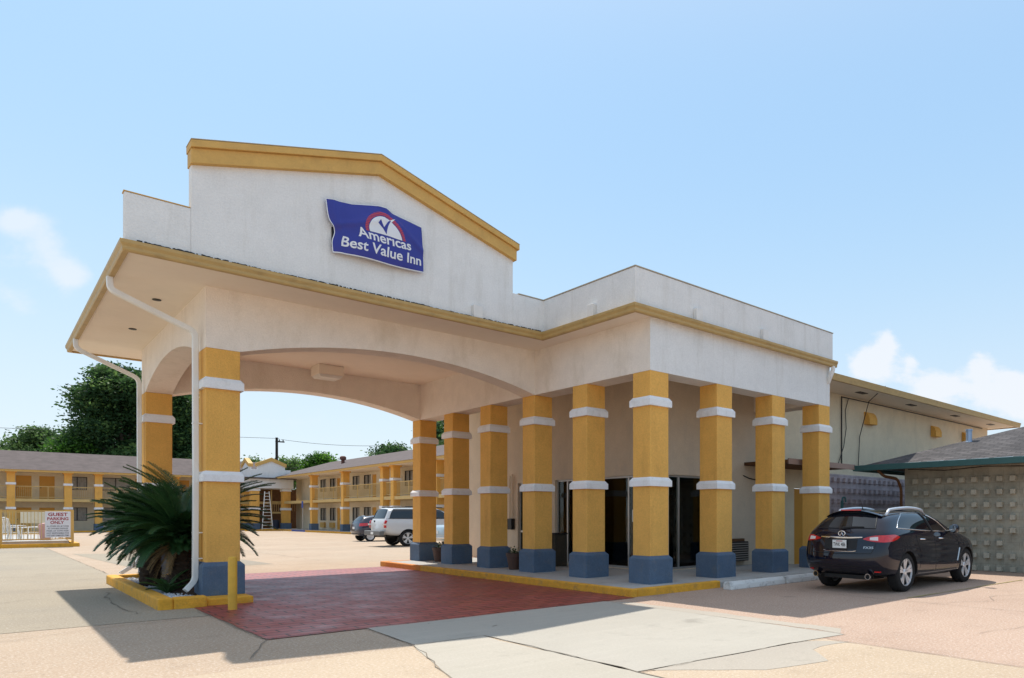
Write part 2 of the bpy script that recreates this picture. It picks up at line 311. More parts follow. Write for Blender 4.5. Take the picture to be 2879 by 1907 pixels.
class MB:
    def __init__(s): s.v = []; s.f = []; s.mi = []; s.m = 0
    def add(s, vs, fs):
        b = len(s.v); s.v += [tuple(x) for x in vs]; s.f += [tuple(b + i for i in f) for f in fs]; s.mi += [s.m] * len(fs); return s
    def box(s, x0, y0, z0, x1, y1, z1):
        return s.add([(x0, y0, z0), (x1, y0, z0), (x1, y1, z0), (x0, y1, z0), (x0, y0, z1), (x1, y0, z1), (x1, y1, z1), (x0, y1, z1)],
                     [(0, 3, 2, 1), (4, 5, 6, 7), (0, 1, 5, 4), (1, 2, 6, 5), (2, 3, 7, 6), (3, 0, 4, 7)])
    def stack(s, secs):
        vs = []; n = len(secs)
        for x0, y0, x1, y1, z in secs: vs += [(x0, y0, z), (x1, y0, z), (x1, y1, z), (x0, y1, z)]
        fs = [(3, 2, 1, 0)] + [(4 * n - 4, 4 * n - 3, 4 * n - 2, 4 * n - 1)]
        for k in range(n - 1):
            for i in range(4):
                j = (i + 1) % 4; fs.append((4 * k + i, 4 * k + j, 4 * k + 4 + j, 4 * k + 4 + i))
        return s.add(vs, fs)
    def prism(s, pts, f0, f1):
        """pts: list of abstract points; f0/f1 map them to 3D on the two end faces"""
        n = len(pts); vs = [f0(p) for p in pts] + [f1(p) for p in pts]
        fs = [tuple(range(n)), tuple(range(2 * n - 1, n - 1, -1))] + [(i, i + n, (i + 1) % n + n, (i + 1) % n) for i in range(n)]
        return s.add(vs, fs)
    def quad(s, a, b, c, d): return s.add([a, b, c, d], [(0, 1, 2, 3)])
    def tube(s, path, r, n=8, caps=True, sq=False):
        path = [Vector(p) for p in path]; rr = r if isinstance(r, (list, tuple)) else [r] * len(path)
        vs = []; N = len(path); up0 = None
        for i, p in enumerate(path):
            t = (path[min(i + 1, N - 1)] - path[max(i - 1, 0)]).normalized()
            if up0 is None:
                up0 = Vector((0, 0, 1)) if abs(t.z) < .9 else Vector((0, 1, 0))
            a = up0 - t * up0.dot(t)
            if a.length < 1e-4: a = t.orthogonal()
            a.normalize(); b = t.cross(a); up0 = a
            for k in range(n):
                th = 2 * PI * k / n + (PI / 4 if sq else 0)
                vs.append(p + (a * math.cos(th) + b * math.sin(th)) * rr[i])
        fs = []
        for i in range(N - 1):
            for k in range(n):
                k2 = (k + 1) % n; fs.append((i * n + k, i * n + k2, (i + 1) * n + k2, (i + 1) * n + k))
        if caps: fs += [tuple(range(n - 1, -1, -1)), tuple((N - 1) * n + k for k in range(n))]
        return s.add(vs, fs)
    def lathe(s, prof, c, n=16, axis='z', caps=True):
        vs = []; N = len(prof)
        for r, h in prof:
            for k in range(n):
                th = 2 * PI * k / n; a, b = r * math.cos(th), r * math.sin(th)
                vs.append((c[0] + a, c[1] + b, c[2] + h) if axis == 'z' else ((c[0] + a, c[1] + h, c[2] + b) if axis == 'y' else (c[0] + h, c[1] + a, c[2] + b)))
        fs = []
        for i in range(N - 1):
            for k in range(n):
                k2 = (k + 1) % n; fs.append((i * n + k, i * n + k2, (i + 1) * n + k2, (i + 1) * n + k))
        if caps and prof[0][0] > 1e-5: fs.append(tuple(range(n - 1, -1, -1)))
        if caps and prof[-1][0] > 1e-5: fs.append(tuple((N - 1) * n + k for k in range(n)))
        return s.add(vs, fs)
    def build(s, name, mats, parent=None, smooth=False, bevel=0., recalc=True, ang=35, label=None, merge=False):
        if not isinstance(mats, (list, tuple)): mats = [mats]
        v = np.array(s.v, dtype=float).reshape(-1, 3)
        me = bpy.data.meshes.new(name)
        if parent is not None: off = OFF.get(parent.name, Vector((0, 0, 0)))
        else: off = Vector(((v[:, 0].min() + v[:, 0].max()) / 2, (v[:, 1].min() + v[:, 1].max()) / 2, v[:, 2].min()))
        v = v - np.array(off)
        me.from_pydata(v.tolist(), [], s.f)
        for m in mats: me.materials.append(m)
        if len(mats) > 1: me.polygons.foreach_set('material_index', s.mi)
        if recalc or merge:
            bm = bmesh.new(); bm.from_mesh(me)
            if merge: bmesh.ops.remove_doubles(bm, verts=bm.verts, dist=1e-4)
            if recalc: bmesh.ops.recalc_face_normals(bm, faces=bm.faces)
            bm.to_mesh(me); bm.free()
        if smooth:
            me.polygons.foreach_set('use_smooth', [True] * len(me.polygons)); me.set_sharp_from_angle(angle=R(ang))
        o = bpy.data.objects.new(name, me); C.objects.link(o)
        if parent is not None: o.parent = parent; OFF[o.name] = off
        else: o.location = off; OFF[o.name] = off
        if bevel:
            b = o.modifiers.new('bevel', 'BEVEL'); b.width = bevel; b.segments = 2; b.limit_method = 'ANGLE'; b.angle_limit = R(40); b.harden_normals = False
        if label: o['label'] = label
        return o

def textgeo(body, bold=0.):
    cu = bpy.data.curves.new('t', 'FONT'); cu.body = body; cu.offset = bold; cu.resolution_u = 3
    ob = bpy.data.objects.new('t', cu); C.objects.link(ob)
    me = bpy.data.meshes.new_from_object(ob.evaluated_get(bpy.context.evaluated_depsgraph_get()))
    v = np.array([x.co[:] for x in me.vertices]); f = [tuple(p.vertices) for p in me.polygons]
    bpy.data.objects.remove(ob); bpy.data.curves.remove(cu); bpy.data.meshes.remove(me)
    v = v[:, :2]; lo = v.min(0); hi = v.max(0)
    return (v - lo) / (hi - lo), f, (hi - lo)[0] / (hi - lo)[1]

def wall_grid(mb, amap, a0, a1, z0, z1, openings, th):
    """wall with openings; amap(a, depth, z) -> point; depth 0 = front face"""
    As = sorted({a0, a1, *[o[0] for o in openings], *[o[1] for o in openings]}); Zs = sorted({z0, z1, *[o[2] for o in openings], *[o[3] for o in openings]})
    na, nz = len(As) - 1, len(Zs) - 1
    def solid(i, j):
        if i < 0 or j < 0 or i >= na or j >= nz: return False
        ca_, cz_ = (As[i] + As[i + 1]) / 2, (Zs[j] + Zs[j + 1]) / 2
        return not any(o[0] < ca_ < o[1] and o[2] < cz_ < o[3] for o in openings)
    for i in range(na):
        for j in range(nz):
            if not solid(i, j): continue
            a, b, c, d = As[i], As[i + 1], Zs[j], Zs[j + 1]
            mb.quad(amap(a, 0, c), amap(b, 0, c), amap(b, 0, d), amap(a, 0, d)); mb.quad(amap(a, th, c), amap(a, th, d), amap(b, th, d), amap(b, th, c))
            if not solid(i - 1, j): mb.quad(amap(a, 0, c), amap(a, 0, d), amap(a, th, d), amap(a, th, c))
            if not solid(i + 1, j): mb.quad(amap(b, 0, c), amap(b, th, c), amap(b, th, d), amap(b, 0, d))
            if not solid(i, j - 1): mb.quad(amap(a, 0, c), amap(a, th, c), amap(b, th, c), amap(b, 0, c))
            if not solid(i, j + 1): mb.quad(amap(a, 0, d), amap(b, 0, d), amap(b, th, d), amap(a, th, d))
    return mb

# ------------------------------------------------------------------ ground
def sheet(name, pts, z, mat, jit=0):
    if jit:
        q = []
        for (x0, y0), (x1, y1) in zip(pts, pts[1:] + pts[:1]):
            L = math.hypot(x1 - x0, y1 - y0); n = max(1, int(min(L, 60) / .22)); nx, ny = -(y1 - y0) / L, (x1 - x0) / L; w_ = 0
            for i in range(n):
                w_ = w_ * .7 + random.gauss(0, jit) * .7 if i else 0; q.append((x0 + (x1 - x0) * i / n + nx * w_, y0 + (y1 - y0) * i / n + ny * w_))
        pts = q
    mb = MB(); mb.add([(x, y, z) for x, y in pts], [tuple(range(len(pts)))])
    o = mb.build(name, mat, recalc=False); o['kind'] = 'structure'
    return o
G = 1200
sheet('parking_lot', [(-G, -G), (G, -G), (G, G), (-G, G)], 0, m_lot)
sheet('pavement', [(7.28, -40), (60, -40), (60, 9.48), (7.28, 9.48)], .004, m_lot_pink)
sheet('pavement', [(-20, -30), (7.28, -30), (7.28, 4.7), (4.46, 4.85), (4.46, 7.7), (-20, 7.9)], .004, m_lot_tan)
sheet('pavement', [(-30, 12.0), (2.45, 12.25), (2.35, 23), (2.2, 44), (-30, 44)], .004, m_lot_grey)
sheet('pavement', [(3.2, 23.5), (6.5, 24), (6.2, 33), (2.6, 36)], .004, m_lot_grey)
sheet('concrete_slab', [(4.46, 4.92), (7.0, 4.72), (7.72, 4.62), (7.74, 9.37), (3.66, 9.38), (3.56, 7.73), (4.46, 7.76)], .009, m_slab, .012)
sheet('concrete_slab', [(3.54, 7.72), (4.45, 7.75), (4.455, 4.9), (4.5, 1.5), (1.9, 1.5), (3.0, 5.6)], .009, m_slab2, .02)
sheet('concrete_patch', [(4.6, 4.88), (7.0, 4.70), (7.3, 4.3), (6.6, 4.35), (6.2, 3.9), (5.4, 4.1), (4.9, 4.6)], .0065, m_patch, .03)
sheet('concrete_patch', [(7.75, 4.7), (8.1, 4.9), (8.0, 8.9), (7.75, 9.36)], .0065, m_patch, .025)
sheet('brick_drive', [(2.45, 9.34), (8.47, 9.38), (8.47, 20.4), (2.6, 20.4), (2.47, 13.05)], .010, m_brick, .008)

def crackline(mb, pts, wd, z, seg=.25, jit=.02):
    P = [Vector((x, y, 0)) for x, y in pts]; out = []
    for a, b in zip(P[:-1], P[1:]):
        n = max(1, int((b - a).length / seg)); d = (b - a).normalized(); q = Vector((-d.y, d.x, 0))
        for i in range(n): out.append((a + (b - a) * i / n + q * random.gauss(0, jit), q))
    out.append((P[-1], q))
    vs = []
    for p, q in out:
        ww = wd * random.uniform(.15, .75) / 2; vs += [(p.x + q.x * ww, p.y + q.y * ww, z), (p.x - q.x * ww, p.y - q.y * ww, z)]
    mb.add(vs, [(2 * i, 2 * i + 1, 2 * i + 3, 2 * i + 2) for i in range(len(out) - 1)])
jm = MB()
for pts, wd, jit in [([(7.28, 4.6), (7.28, -8)], .02, .006), ([(11.5, 9.2), (11.5, -8)], .022, .008), ([(15.7, 6), (15.7, -8)], .02, .006), ([(-12, 10.8), (.3, 11.4), (1.1, 11.85), (2.45, 12.22)], .02, .02),
                     ([(2.43, 13.0), (2.44, 9.36), (2.0, 8.2)], .025, .015), ([(2.2, 44), (2.36, 23)], .03, .01), ([(-30, 23.2), (2.3, 23.1)], .025, .01), ([(2.3, 34), (12, 34)], .03, .01),
                     ([(-12, 18.5), (1.9, 18.9)], .02, .01), ([(3.5, 7.74), (4.46, 7.76), (4.46, 4.9), (4.5, 1.5)], .035, .012), ([(3.64, 9.36), (3.55, 7.7), (2.95, 5.5)], .02, .015), ([(7.74, 9.3), (7.72, 4.62)], .012, .006),
                     ([(4.46, 4.9), (7.0, 4.71), (7.72, 4.6)], .02, .02), ([(1.75, 13.2), (1.6, 15.2), (1.75, 17.4)], .03, .03), ([(11.5, 5.2), (12.6, 4.6), (13.2, 4.9), (15.7, 4.1)], .018, .05),
                     ([(9.0, 3.5), (10.2, 3.1), (11.5, 3.3)], .012, .05), ([(12.9, 4.7), (13.6, 3.6), (14.4, 3.2)], .012, .06), ([(-30, 30), (2.2, 30.3)], .02, .01), ([(8.1, 24), (8.1, 46)], .03, .01), ([(2.3, 23.2), (9, 23.4), (14, 24)], .025, .01),
                     ([(8.1, 40), (20, 40)], .03, .01), ([(-4, 13), (-2, 15.5), (-3.2, 18)], .02, .06), ([(4.9, 8.3), (5.0, 8.35)], .04, .01)]:
    crackline(jm, pts, wd, .013, jit=jit)
o = jm.build('pavement_joints', m_crack, recalc=False); o['kind'] = 'structure'
lm = MB(); crackline(lm, [(11.9, 5.85), (17.2, 5.62)], .10, .012, jit=.004)
o = lm.build('parking_line', m_oldline, recalc=False); o['kind'] = 'structure'
# bits of litter and tar spots lying on the pavement
sp = MB()
for k in range(130):
    x, y = random.uniform(-1, 16), random.uniform(3.5, 17); a = random.uniform(0, PI); l = random.choice([.006, .008, .012, .018]); q = random.uniform(.3, .9) * l
    if 8.3 < x and y > 9.3: continue
    c, s_ = math.cos(a), math.sin(a)
    sp.add([(x + c * l, y + s_ * l, .0135), (x - s_ * q, y + c * q, .0135), (x - c * l, y - s_ * l, .0135), (x + s_ * q, y - c * q, .0135)], [(0, 1, 2, 3)])
o = sp.build('pavement_litter', m_crack, recalc=False); o['kind'] = 'stuff'; tag(o, 'small dark leaf scraps and tar spots scattered over the pavement', 'litter')

# walkway slab in front of the lobby and its kerbs
wk = MB(); wk.box(8.62, 9.63, -.1, 11.7, 20.62, .14); wk.box(11.7, 9.63, -.1, 16.3, 12.17, .14)
o = wk.build('walkway', m_walk, bevel=.01); o['kind'] = 'structure'
kb = MB(); kb.box(8.47, 9.48, -.1, 8.62, 18.1, .15); kb.box(8.62, 9.48, -.1, 10.95, 9.63, .15)
o = kb.build('kerb', m_kerb, bevel=.02); o['kind'] = 'structure'
kb = MB(); kb.box(8.47, 18.103, -.1, 8.62, 20.75, .15); kb.box(8.62, 20.62, -.1, 11.7, 20.75, .148)
o = kb.build('kerb', m_kerb_or, bevel=.02); o['kind'] = 'structure'
kb = MB(); kb.box(10.953, 9.5, -.1, 16.3, 9.63, .135)
o = kb.build('kerb', m_walk, bevel=.02); o['kind'] = 'structure'

# ------------------------------------------------------------------ entrance building
W = .517; X6, Y6 = 9.435, 10.015; SL, SR = 2.0268, 2.0118
PX0, PX1 = 2.757, 2.757 + W
YF, YB = 14.06, Y6 + 5 * SL
ZB, ZS = 4.406, 5.46
B = root('entrance_building', (9, 13, 0), 'white and yellow motel entrance building with gabled drive-through canopy and lobby', 'building')

def make_column(parent, x, y, wd=W, z0=.14, z1=ZB, scale_parts=True, mats=None):
    y_, b_, u_ = mats or (m_yellow, m_band, m_blue)
    c = MB().box(x, y, z0 + .5, x + wd, y + wd, z1).build('column', y_, parent, bevel=.012)
    e = .062
    MB().stack([(x - e, y - e, x + wd + e, y + wd + e, z0 - .02), (x - e, y - e, x + wd + e, y + wd + e, z0 + .50), (x + .002, y + .002, x + wd - .002, y + wd - .002, z0 + .565)]).build('base', u_, c, bevel=.012)
    for zb, zt in ((2.095, 2.28), (3.705, 3.90)):
        e = .052
        MB().stack([(x - e, y - e, x + wd + e, y + wd + e, zb), (x - e, y - e, x + wd + e, y + wd + e, zt - .065), (x - .004, y - .004, x + wd + .004, y + wd + .004, zt)]).build('band', b_, c, bevel=.006)
    return c
for i in range(6): make_column(B, X6, Y6 + i * SL)
for i in range(1, 4): make_column(B, X6 + i * SR, Y6)
make_column(B, PX0, YF); make_column(B, PX0, YB)

def arch_beam(mb, amap, a0, a1, s0, s1, th, rise=.45, zb=ZB, zt=ZS, n=28):
    """beam a0..a1 with a segmental arch cut between s0..s1"""
    hw = (s1 - s0) / 2; rad = (hw * hw + rise * rise) / (2 * rise); cx = (s0 + s1) / 2; cz = zb + rise - rad
    As = sorted({a0, a1, *[s0 + (s1 - s0) * i / n for i in range(n + 1)]})
    def zbot(a):
        if a <= s0 or a >= s1: return zb
        return cz + math.sqrt(max(0, rad * rad - (a - cx) ** 2))
    for a, b in zip(As[:-1], As[1:]):
        za, zb_ = zbot(a), zbot(b)
        mb.quad(amap(a, 0, za), amap(b, 0, zb_), amap(b, 0, zt), amap(a, 0, zt)); mb.quad(amap(a, th, za), amap(a, th, zt), amap(b, th, zt), amap(b, th, zb_))
        mb.quad(amap(a, 0, za), amap(a, th, za), amap(b, th, zb_), amap(b, 0, zb_))
    for a in (a0, a1): mb.quad(amap(a, 0, zbot(a)), amap(a, 0, zt), amap(a, th, zt), amap(a, th, zbot(a)))
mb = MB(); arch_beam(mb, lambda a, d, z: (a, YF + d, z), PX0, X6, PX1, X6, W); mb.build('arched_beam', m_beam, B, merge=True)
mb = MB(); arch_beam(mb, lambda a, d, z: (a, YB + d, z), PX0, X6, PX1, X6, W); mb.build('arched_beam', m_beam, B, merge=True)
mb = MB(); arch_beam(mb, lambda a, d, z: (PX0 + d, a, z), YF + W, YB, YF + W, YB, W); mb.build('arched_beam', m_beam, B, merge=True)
mb = MB().box(X6, Y6, ZB, X6 + W, YB + W, ZS); mb.mi[2] = 1; mb.build('beam', [m_beam, m_white], B, recalc=False)  # front end stays plain white, other faces carry the painted bounce
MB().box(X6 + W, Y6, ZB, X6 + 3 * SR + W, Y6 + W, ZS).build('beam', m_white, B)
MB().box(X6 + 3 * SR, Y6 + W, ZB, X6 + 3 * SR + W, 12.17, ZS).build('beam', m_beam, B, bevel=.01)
# soffit / ceiling and roof deck
GX0, GY0, GX1, GY1, GXE, GYB = 1.58, 13.0, 8.95, 9.92, 16.06, 21.9
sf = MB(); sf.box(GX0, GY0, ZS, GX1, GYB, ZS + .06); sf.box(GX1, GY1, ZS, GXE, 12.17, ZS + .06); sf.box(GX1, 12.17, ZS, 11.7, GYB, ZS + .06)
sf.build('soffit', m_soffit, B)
rf = MB(); rf.box(GX0, GY0, ZS + .062, GX1, GYB, ZS + .10); rf.box(GX1, GY1, ZS + .062, GXE, 20, ZS + .10); rf.box(GX1, 20, ZS + .062, 11.9, GYB, ZS + .10)
rf.build('roof', m_tar, B)
# fascia and gutter swept round the eaves
def sweep(mb, path, prof, side=1):
    """path: 2D points, prof: (outward offset, z); outward is to the right of travel * side"""
    n = len(path); rings = []
    for i, p in enumerate(path):
        p = Vector(p)
        d0 = (p - Vector(path[i - 1])).normalized() if i else None
        d1 = (Vector(path[i + 1]) - p).normalized() if i < n - 1 else None
        ns = [Vector((d.y, -d.x)) * side for d in (d0, d1) if d is not None]
        if len(ns) == 2:
            mt = ns[0] + ns[1]; mt = mt / mt.dot(ns[0])
        else: mt = ns[0]
        rings.append([(p.x + mt.x * o, p.y + mt.y * o, z) for o, z in prof])
    k = len(prof); vs = [v for r in rings for v in r]; fs = []
    for i in range(n - 1):
        for j in range(k):
            j2 = (j + 1) % k; fs.append((i * k + j, i * k + j2, (i + 1) * k + j2, (i + 1) * k + j))
    fs += [tuple(range(k - 1, -1, -1)), tuple((n - 1) * k + j for j in range(k))]
    mb.add(vs, fs)
GUT = [(.004, 5.425), (.075, 5.425), (.088, 5.45), (.09, 5.49), (.115, 5.535), (.118, 5.585), (.100, 5.588), (.095, 5.56), (.004, 5.55)]
path = [(11.7, GYB), (GX0, GYB), (GX0, GY0), (GX1, GY0), (GX1, GY1), (GXE, GY1)]
mb = MB(); sweep(mb, path, GUT, 1); mb.build('gutter', m_gutter, B, bevel=.004)
# black roofing felt lapped up the foot of the parapet, with paint slopped over it
def fbm(u, sd):
    r = random.Random(sd); return sum(math.sin(u * f + r.uniform(0, 6.28)) / f ** .55 for f in (1.3, 2.9, 6.1, 13.7, 29.0, 61.0)) / 2.6
def felt(p0, p1, sd, hbase, hvar, thr):
    p0, p1 = Vector(p0), Vector(p1); d = (p1 - p0).normalized(); q = Vector((d.y, -d.x)); L = (p1 - p0).length; n = int(L / .022)
    tm = MB(); rows = []
    for i in range(n + 1):
        u = L * i / n; k = fbm(u * 1.4, sd); h = hbase + hvar * k + random.uniform(-.006, .006)
        if fbm(u * .9, sd + 5) > thr: h = 0
        c = p0 + d * u; rows.append((c, max(.0, h)))
    for (c0, h0), (c1, h1) in zip(rows[:-1], rows[1:]):
        if h0 <= 0 and h1 <= 0: continue
        z0 = 5.565; a0, a1 = 5.60 + h0, 5.60 + h1; o0, o1 = q * .004, q * .022
        tm.m = 0 if random.random() < .86 else 1
        tm.add([(*(c0 + o1), z0), (*(c1 + o1), z0), (*(c1 + o0), a1), (*(c0 + o0), a0), (*c0, z0), (*c1, z0), (*c1, a1), (*c0, a0)], [(0, 1, 2, 3), (3, 2, 6, 7), (4, 7, 6, 5)])
    return tm
for p0, p1, sd, hb, hv, th in (((GX0 + .1, GY0 + .034), (GX1 + .03, GY0 + .034), 3, .048, .016, .95), ((GX1 + .04, GY1 + .034), (GXE - .3, GY1 + .034), 9, .024, .02, .25)):
    felt(p0, p1, sd, hb, hv, th).build('roofing_felt', [m_tar, m_fleck], B, recalc=False)['kind'] = 'stuff'

# parapets
PZ = 6.34
def rect_path_wall(name, path, z0, z1, th, mat, side):
    m_ = MB(); sweep(m_, path, [(0, z0), (0, z1), (-th, z1), (-th, z0)], side); return m_.build(name, mat, B, bevel=.01)
PW = .035
pp = [(2.36, GY0 + PW), (1.53, GY0 + PW)]
rect_path_wall('parapet', [(1.53, GY0 + PW), (2.36, GY0 + PW)], 5.562, PZ, .14, m_white, 1)
rect_path_wall('parapet', [(8.19, GY0 + PW), (GX1 + PW, GY0 + PW), (GX1 + PW, GY1 + PW), (16.04, GY1 + PW), (16.04, 12.3)], 5.562, PZ, .14, m_white, 1)
mb = MB(); sweep(mb, [(8.33, GY0 + PW), (GX1 + PW, GY0 + PW), (GX1 + PW, GY1 + PW), (16.04, GY1 + PW), (16.04, 12.3)], [(.012, PZ + .002), (.012, PZ + .022), (-.15, PZ + .022), (-.15, PZ + .002)], 1); mb.build('parapet_cap', m_cap, B)
mb = MB(); sweep(mb, [(1.52, GY0 + PW), (2.352, GY0 + PW)], [(.006, PZ + .002), (.006, PZ + .016), (-.15, PZ + .016), (-.15, PZ + .002)], 1); mb.build('parapet_cap', m_trim, B)
GA = (2.36, 5.29, 8.19); GZ = (7.31, 8.15)
gy = GY0 + PW - .003
mb = MB(); pts = [(GA[0], 5.562), (GA[2], 5.562), (GA[2], GZ[0]), (GA[1], GZ[1]), (GA[0], GZ[0])]
mb.prism(pts, lambda p: (p[0], gy, p[1]), lambda p: (p[0], gy + .17, p[1])); mb.build('gable_wall', m_white, B, bevel=.008)
def gable_band(x0, x1, zoff0, zoff1, y0, y1, mat, name):
    m_ = MB(); sl_ = (GZ[1] - GZ[0]) / (GA[1] - GA[0])
    def zt(x): return GZ[1] - sl_ * abs(x - GA[1])
    pts = [(x0, zt(x0) + zoff0), (GA[1], GZ[1] + zoff0), (x1, zt(x1) + zoff0), (x1, zt(x1) + zoff1), (GA[1], GZ[1] + zoff1), (x0, zt(x0) + zoff1)]
    m_.prism(pts, lambda p: (p[0], y0, p[1]), lambda p: (p[0], y1, p[1])); return m_.build(name, mat, B, bevel=.008)
gable_band(2.345, 8.225, -.29, -.055, gy - .10, gy + .19, m_trim, 'gable_trim')
gable_band(2.335, 8.265, -.053, .06, gy - .15, gy + .22, m_trim, 'gable_crown')
gable_band(2.33, 8.27, .063, .078, gy - .155, gy + .225, m_cap, 'gable_flashing')
# scupper boxes on the parapets
def scupper(x0, y0, x1, y1): MB().box(x0, y0, 5.60, x1, y1, 5.86).build('scupper', m_plasticw, B, bevel=.012)
scupper(7.2, GY0 - .07, 7.42, GY0 + PW + .0); scupper(GX1 - .07, 11.15, GX1 + PW, 11.33); scupper(10.62, GY1 - .07, 10.82, GY1 + PW); scupper(12.9, GY1 - .07, 13.1, GY1 + PW)
# downspouts
def spout(path, name='downspout'):
    return MB().tube(path, .062, 4, sq=True).build(name, m_pipe, B, bevel=.01)
def bend(pts, r=.14, n=5):
    P = [Vector(p) for p in pts]; out = [P[0]]
    for a, b, c in zip(P[:-2], P[1:-1], P[2:]):
        p, q = b + (a - b).normalized() * min(r, (a - b).length * .45), b + (c - b).normalized() * min(r, (c - b).length * .45)
        for i in range(n + 1):
            t = i / n; out.append(p * (1 - t) ** 2 + b * 2 * t * (1 - t) + q * t * t)
    return out + [P[-1]]
spout(bend([(1.52, 14.55, 5.43), (1.52, 14.53, 5.22), (2.66, 14.36, 4.70), (2.665, 14.34, 2.2), (2.655, 14.335, .38), (2.50, 14.26, .22)], .09))
spout(bend([(1.52, 20.2, 5.43), (1.52, 20.2, 5.22), (2.66, 20.3, 4.72), (2.665, 20.3, 2.2), (2.665, 20.3, .42), (2.3, 20.2, .18)]))
spout(bend([(15.9, GY1 - .06, 5.44), (15.9, GY1 - .06, 5.34), (15.86, GY1 + .0, 5.17), (15.9, GY1 + .09, 5.02)], .08))
for z in (3.1, 1.2, .75):
    MB().box(2.615, 14.295, z, 2.757, 14.405, z + .02).build('pipe_strap', m_pipe, B)
for x, y in ((2.3, 15.6), (2.3, 18.4)):
    MB().lathe([(.07, 0), (.07, .012), (.001, .012)], (x, y, ZS - .014), 10).build('soffit_hole', m_black, B)
MB().box(4.9, 15.6, ZS - .012, 5.5, 15.75, ZS - .001).build('ceiling_grille', m_soffit, B)

# lobby walls, glazing, door
LX, LY = 11.70, 12.17
mb = MB(); wall_grid(mb, lambda a, d, z: (LX + d, a, z), LY, 22.7, .0, ZS, [(12.45, 16.4, .16, 2.53), (17.05, 18.35, .15, 2.5), (18.95, 19.95, 1.25, 2.48)], .18); mb.build('lobby_wall', m_lobby, B, merge=True)
mb = MB(); wall_grid(mb, lambda a, d, z: (a, LY + d, z), LX + .18, 16.0, .0, ZS, [(12.1, 14.0, .16, 2.53)], .18); mb.build('lobby_wall', m_lobby, B, merge=True)
MB().box(LX - .012, LY + .2, 2.70, LX - .002, 16.9, 2.715).build('wall_seam', m_lobby, B)
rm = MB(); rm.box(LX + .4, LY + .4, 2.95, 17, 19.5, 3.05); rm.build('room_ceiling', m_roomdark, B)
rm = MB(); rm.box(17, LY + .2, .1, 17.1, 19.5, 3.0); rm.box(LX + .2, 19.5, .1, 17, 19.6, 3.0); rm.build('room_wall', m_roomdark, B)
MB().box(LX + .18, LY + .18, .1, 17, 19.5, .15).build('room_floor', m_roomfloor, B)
def glazing(kind, a0, a1, z0, z1, mull, name, glass):
    def P(a, d, z): return (LX + .07 + d, a, z) if kind == 'x' else (a, LY + .07 + d, z)
    def bx(mb_, a, b, c, d, d0, d1):
        p, q = P(a, d0, c), P(b, d1, d); mb_.box(min(p[0], q[0]), min(p[1], q[1]), c, max(p[0], q[0]), max(p[1], q[1]), d)
    g = MB(); bx(g, a0 + .03, a1 - .03, z0 + .03, z1 - .03, .02, .028); go = g.build(name, glass, B)
    f = MB()
    bx(f, a0, a1, z0, z0 + .05, -.005, .05); bx(f, a0, a1, z1 - .05, z1, -.005, .05); bx(f, a0, a0 + .05, z0 + .05, z1 - .05, -.005, .05); bx(f, a1 - .05, a1, z0 + .05, z1 - .05, -.005, .05)
    for m_ in mull: bx(f, m_ - .028, m_ + .028, z0 + .05, z1 - .05, -.005, .05)
    f.build('window_frame', m_alu, go, bevel=.004); return go
glazing('x', 12.45, 16.4, .16, 2.53, [13.3, 14.6, 15.9], 'lobby_window', m_sglass)
glazing('y', 12.1, 14.0, .16, 2.53, [12.52], 'lobby_window', m_sglass)
glazing('x', 17.05, 18.35, .15, 2.5, [17.7], 'lobby_door', m_sglass)
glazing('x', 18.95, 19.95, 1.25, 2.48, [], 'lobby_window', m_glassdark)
MB().box(LX + .02, 17.56, 1.0, LX + .05, 17.60, 1.5).build('door_handle', m_chrome, B); MB().box(LX + .055, 17.75, 1.0, LX + .075, 18.3, 1.06).build('push_bar', m_alu, B)
MB().box(LX + .06, 12.9, 1.35, LX + .085, 13.15, 1.66).build('paper_notice', m_plate, B); MB().box(LX + .06, 17.2, 1.5, LX + .085, 17.45, 1.8).build('paper_notice', m_plate, B)
MB().box(LX - .05, 18.9, 1.19, LX + .03, 20.0, 1.247).build('window_sill', m_band, B, bevel=.005)
# wall-mounted unit with louvres, conduit, letter box
ac = MB(); ac.box(14.3, LY - .16, .27, 15.05, LY - .002, .80); aco = ac.build('air_conditioner', m_darkmetal, B, bevel=.01)
lv = MB()
for k in range(8): lv.box(14.31, LY - .19, .30 + k * .062, 15.04, LY - .163, .33 + k * .062)
lv.build('louvre', m_alu, aco)
MB().box(14.25, LY - .10, .803, 14.95, LY - .003, .88).build('unit_hood', m_brownwood, aco)
MB().tube([(LX - .05, 18.72, 1.4), (LX - .05, 18.72, 2.72), (LX - .05, 18.60, 2.78), (LX - .05, 18.55, 2.70), (LX - .05, 18.55, 1.5)], .022, 6).build('conduit', m_lobby, B)
MB().box(LX - .13, 18.5, 1.08, LX - .003, 18.74, 1.42).build('letter_box', m_black, B, bevel=.015)
MB().tube([(15.0, LY - .02, 2.62), (15.25, LY - .03, 2.55), (15.5, LY - .04, 2.52)], .015, 5).build('wall_hook', m_darkmetal, B)

